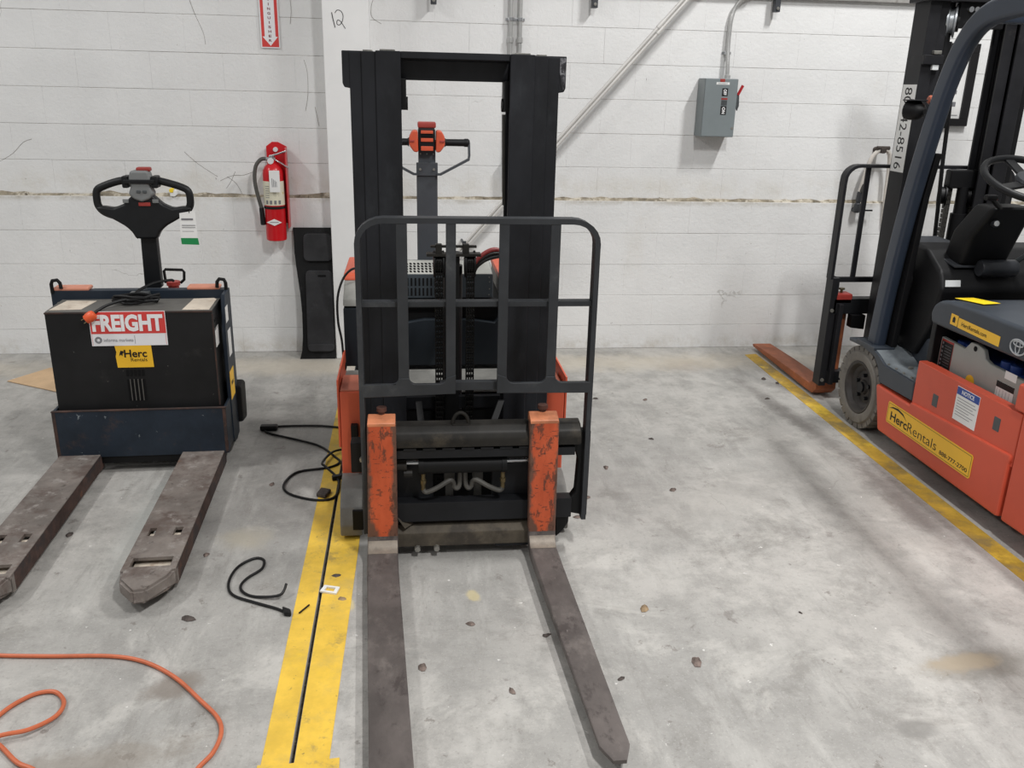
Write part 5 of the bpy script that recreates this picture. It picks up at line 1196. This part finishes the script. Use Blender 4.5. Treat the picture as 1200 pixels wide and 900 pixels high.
c2 = root('jumper_cable', (-.52, -2.85, 0), 'short black cable curled on the floor left of the yellow line', 'cable')
floorline('cable', [(-.428, -2.898), (-.446, -2.934), (-.526, -2.922), (-.572, -2.892), (-.588, -2.848), (-.574, -2.8), (-.534, -2.74), (-.537, -2.68), (-.572, -2.666), (-.617, -2.716), (-.633, -2.79), (-.626, -2.862), (-.597, -2.912), (-.52, -2.959), (-.446, -3.0), (-.41, -3.03)], .0048, 'cable_black', None, None, c2, lift=[.03, .01])
bm = B(); prism(bm, [(-.43, -3.00, .002), (-.40, -3.02, .002), (-.395, -3.045, .002), (-.42, -3.04, .002)], (0, 0, .015), .004); obj('connector', bm, 'cable_black', c2)
bm = B(); cyl(bm, (-.372, -3.03, .006), (-.345, -2.985, .006), .003, 6); obj('loose_pin', bm, 'print_black', None, label='thin black pin lying on the yellow line near the curled cable', cat='pin')
floorline('extension_cord', [(-1.7, -3.15), (-1.45, -3.16), (-1.28, -3.171), (-1.225, -3.188), (-1.074, -3.204), (-.9, -3.218), (-.792, -3.256), (-.688, -3.336), (-.594, -3.444), (-.533, -3.52), (-.512, -3.581), (-.518, -3.65), (-.543, -3.702), (-.59, -3.80), (-.68, -3.87), (-.80, -3.82), (-.93, -3.688), (-.995, -3.647), (-1.063, -3.581), (-1.112, -3.545), (-1.125, -3.50), (-1.107, -3.44), (-1.08, -3.40), (-1.047, -3.374), (-1.002, -3.374), (-.963, -3.421), (-.963, -3.483), (-1.007, -3.539), (-1.062, -3.559), (-1.14, -3.58), (-1.3, -3.62), (-1.6, -3.65)], .0062, 'cord_orange', 'orange extension cord snaking over the floor at lower left', 'cord', lift=[0]*26 + [.004, .012, .016, .010])
# white square washer-like frame and debris
bm = B()
qa = [V(-.318, -2.905, 0), V(-.262, -2.925, 0), V(-.252, -2.885, 0), V(-.305, -2.868, 0)]; mid = sum(qa, V(0, 0, 0)) / 4
for i in range(4):
    a, b = qa[i], qa[(i+1) % 4]; prism(bm, [a, b, b + (mid - b)*.42, a + (mid - a)*.42], (0, 0, .006))
me_ = obj('plastic_frame', bm, 'paper', None, label='small white square plastic frame on the yellow line', cat='frame'); me_.location.z += .002
def flake(x, y, r, mat, label, el=1.7, rot=None):
    bm = B(); n = 7; rot = random.random()*PI if rot is None else rot; ring = []
    for k in range(n):
        a = 2*PI*k/n; rr = r*random.uniform(.6, 1.1); p, q = rr*math.cos(a)*el, rr*math.sin(a)
        ring.append((x + p*math.cos(rot) - q*math.sin(rot), y + p*math.sin(rot) + q*math.cos(rot)))
    lo_ = [bm.verts.new((a, b, .0016)) for a, b in ring]; tp = bm.verts.new((x, y, .0016 + r*.6)); hi = [bm.verts.new(((a + x)/2, (b + y)/2, .0016 + r*random.uniform(.25, .6))) for a, b in ring]
    fs = [bm.faces.new(lo_[::-1])]
    for k in range(n):
        fs.append(bm.faces.new((lo_[k], lo_[(k+1) % n], hi[(k+1) % n], hi[k]))); fs.append(bm.faces.new((hi[k], hi[(k+1) % n], tp)))
    bmesh.ops.recalc_face_normals(bm, faces=fs)
    return obj('debris_flake', bm, mat, None, label=label, cat='debris', group='debris flakes on the floor')
FL = [(.764, -3.083, .016, 'flake_tan', 'pale brown flake on open floor right of the right stacker fork'), (.18, -3.131, .013, 'flake', 'flake between the stacker forks nearest the carriage'), (.275, -3.468, .011, 'flake', 'flake midway between the stacker forks near their tips'),
    (.02, -3.34, .015, 'flake', 'flake touching the inner edge of the left stacker fork'), (.85, -3.376, .018, 'flake', 'wide brown flake on open floor right of the right fork tip'), (.412, -3.21, .011, 'flake_dark', 'dark flake in the shadow left of the right stacker fork'),
    (-.27, -2.80, .011, 'flake_dark', 'dark flake on the yellow line above the white plastic frame'), (.60, -3.44, .009, 'flake_dark', 'small dark flake at the outer edge of the right stacker fork'), (-1.46, -2.503, .018, 'flake', 'flake on the floor left of the left pallet truck fork'),
    (-.60, -2.03, .012, 'flake', 'flake on the floor left of the looped black cable'), (-.72, -3.03, .016, 'flake_dark', 'dark flake between the pallet fork tip and the curled cable'), (-.24, -2.95, .012, 'flake_tan', 'tan flake on the yellow line below the white plastic frame'),
    (.70, -1.35, .014, 'flake_tan', 'tan flake behind the right side of the stacker'), (1.02, -1.02, .012, 'flake_dark', 'dark flake near the wall right of the stacker, left of two'), (1.30, -1.05, .012, 'flake', 'brown flake near the wall right of the stacker, right of two'),
    (.88, -1.95, .014, 'flake', 'flake on open floor level with the carriage top'), (.73, -2.25, .012, 'flake', 'flake just right of the stacker side bracket, farther of two'), (.66, -2.42, .013, 'flake', 'flake just right of the stacker side bracket, nearer of two'), (1.12, -2.20, .014, 'flake', 'curled brown flake in the middle of the open floor'),
    (1.18, -1.62, .010, 'flake_dark', 'dark flake between the stacker and the forklift wheel'), (2.12, -.72, .017, 'flake_dark', 'dark flake on the worn yellow line by the forklift fork, larger of two'), (2.17, -.80, .012, 'flake_dark', 'dark flake on the worn yellow line by the forklift fork, smaller of two'),
    (2.0, -1.07, .012, 'flake_dark', 'dark flake left of the worn yellow line near the forklift wheel'), (1.28, -3.15, .006, 'flake_dark', 'tiny black speck on the open floor at right'), (-1.29, -2.43, .013, 'flake_dark', 'dark flake between the two pallet truck forks'), (-.75, -2.62, .012, 'flake', 'flake on the floor right of the right pallet fork')]
for x, y, r, m_, lb in FL: flake(x, y, r, m_, lb)
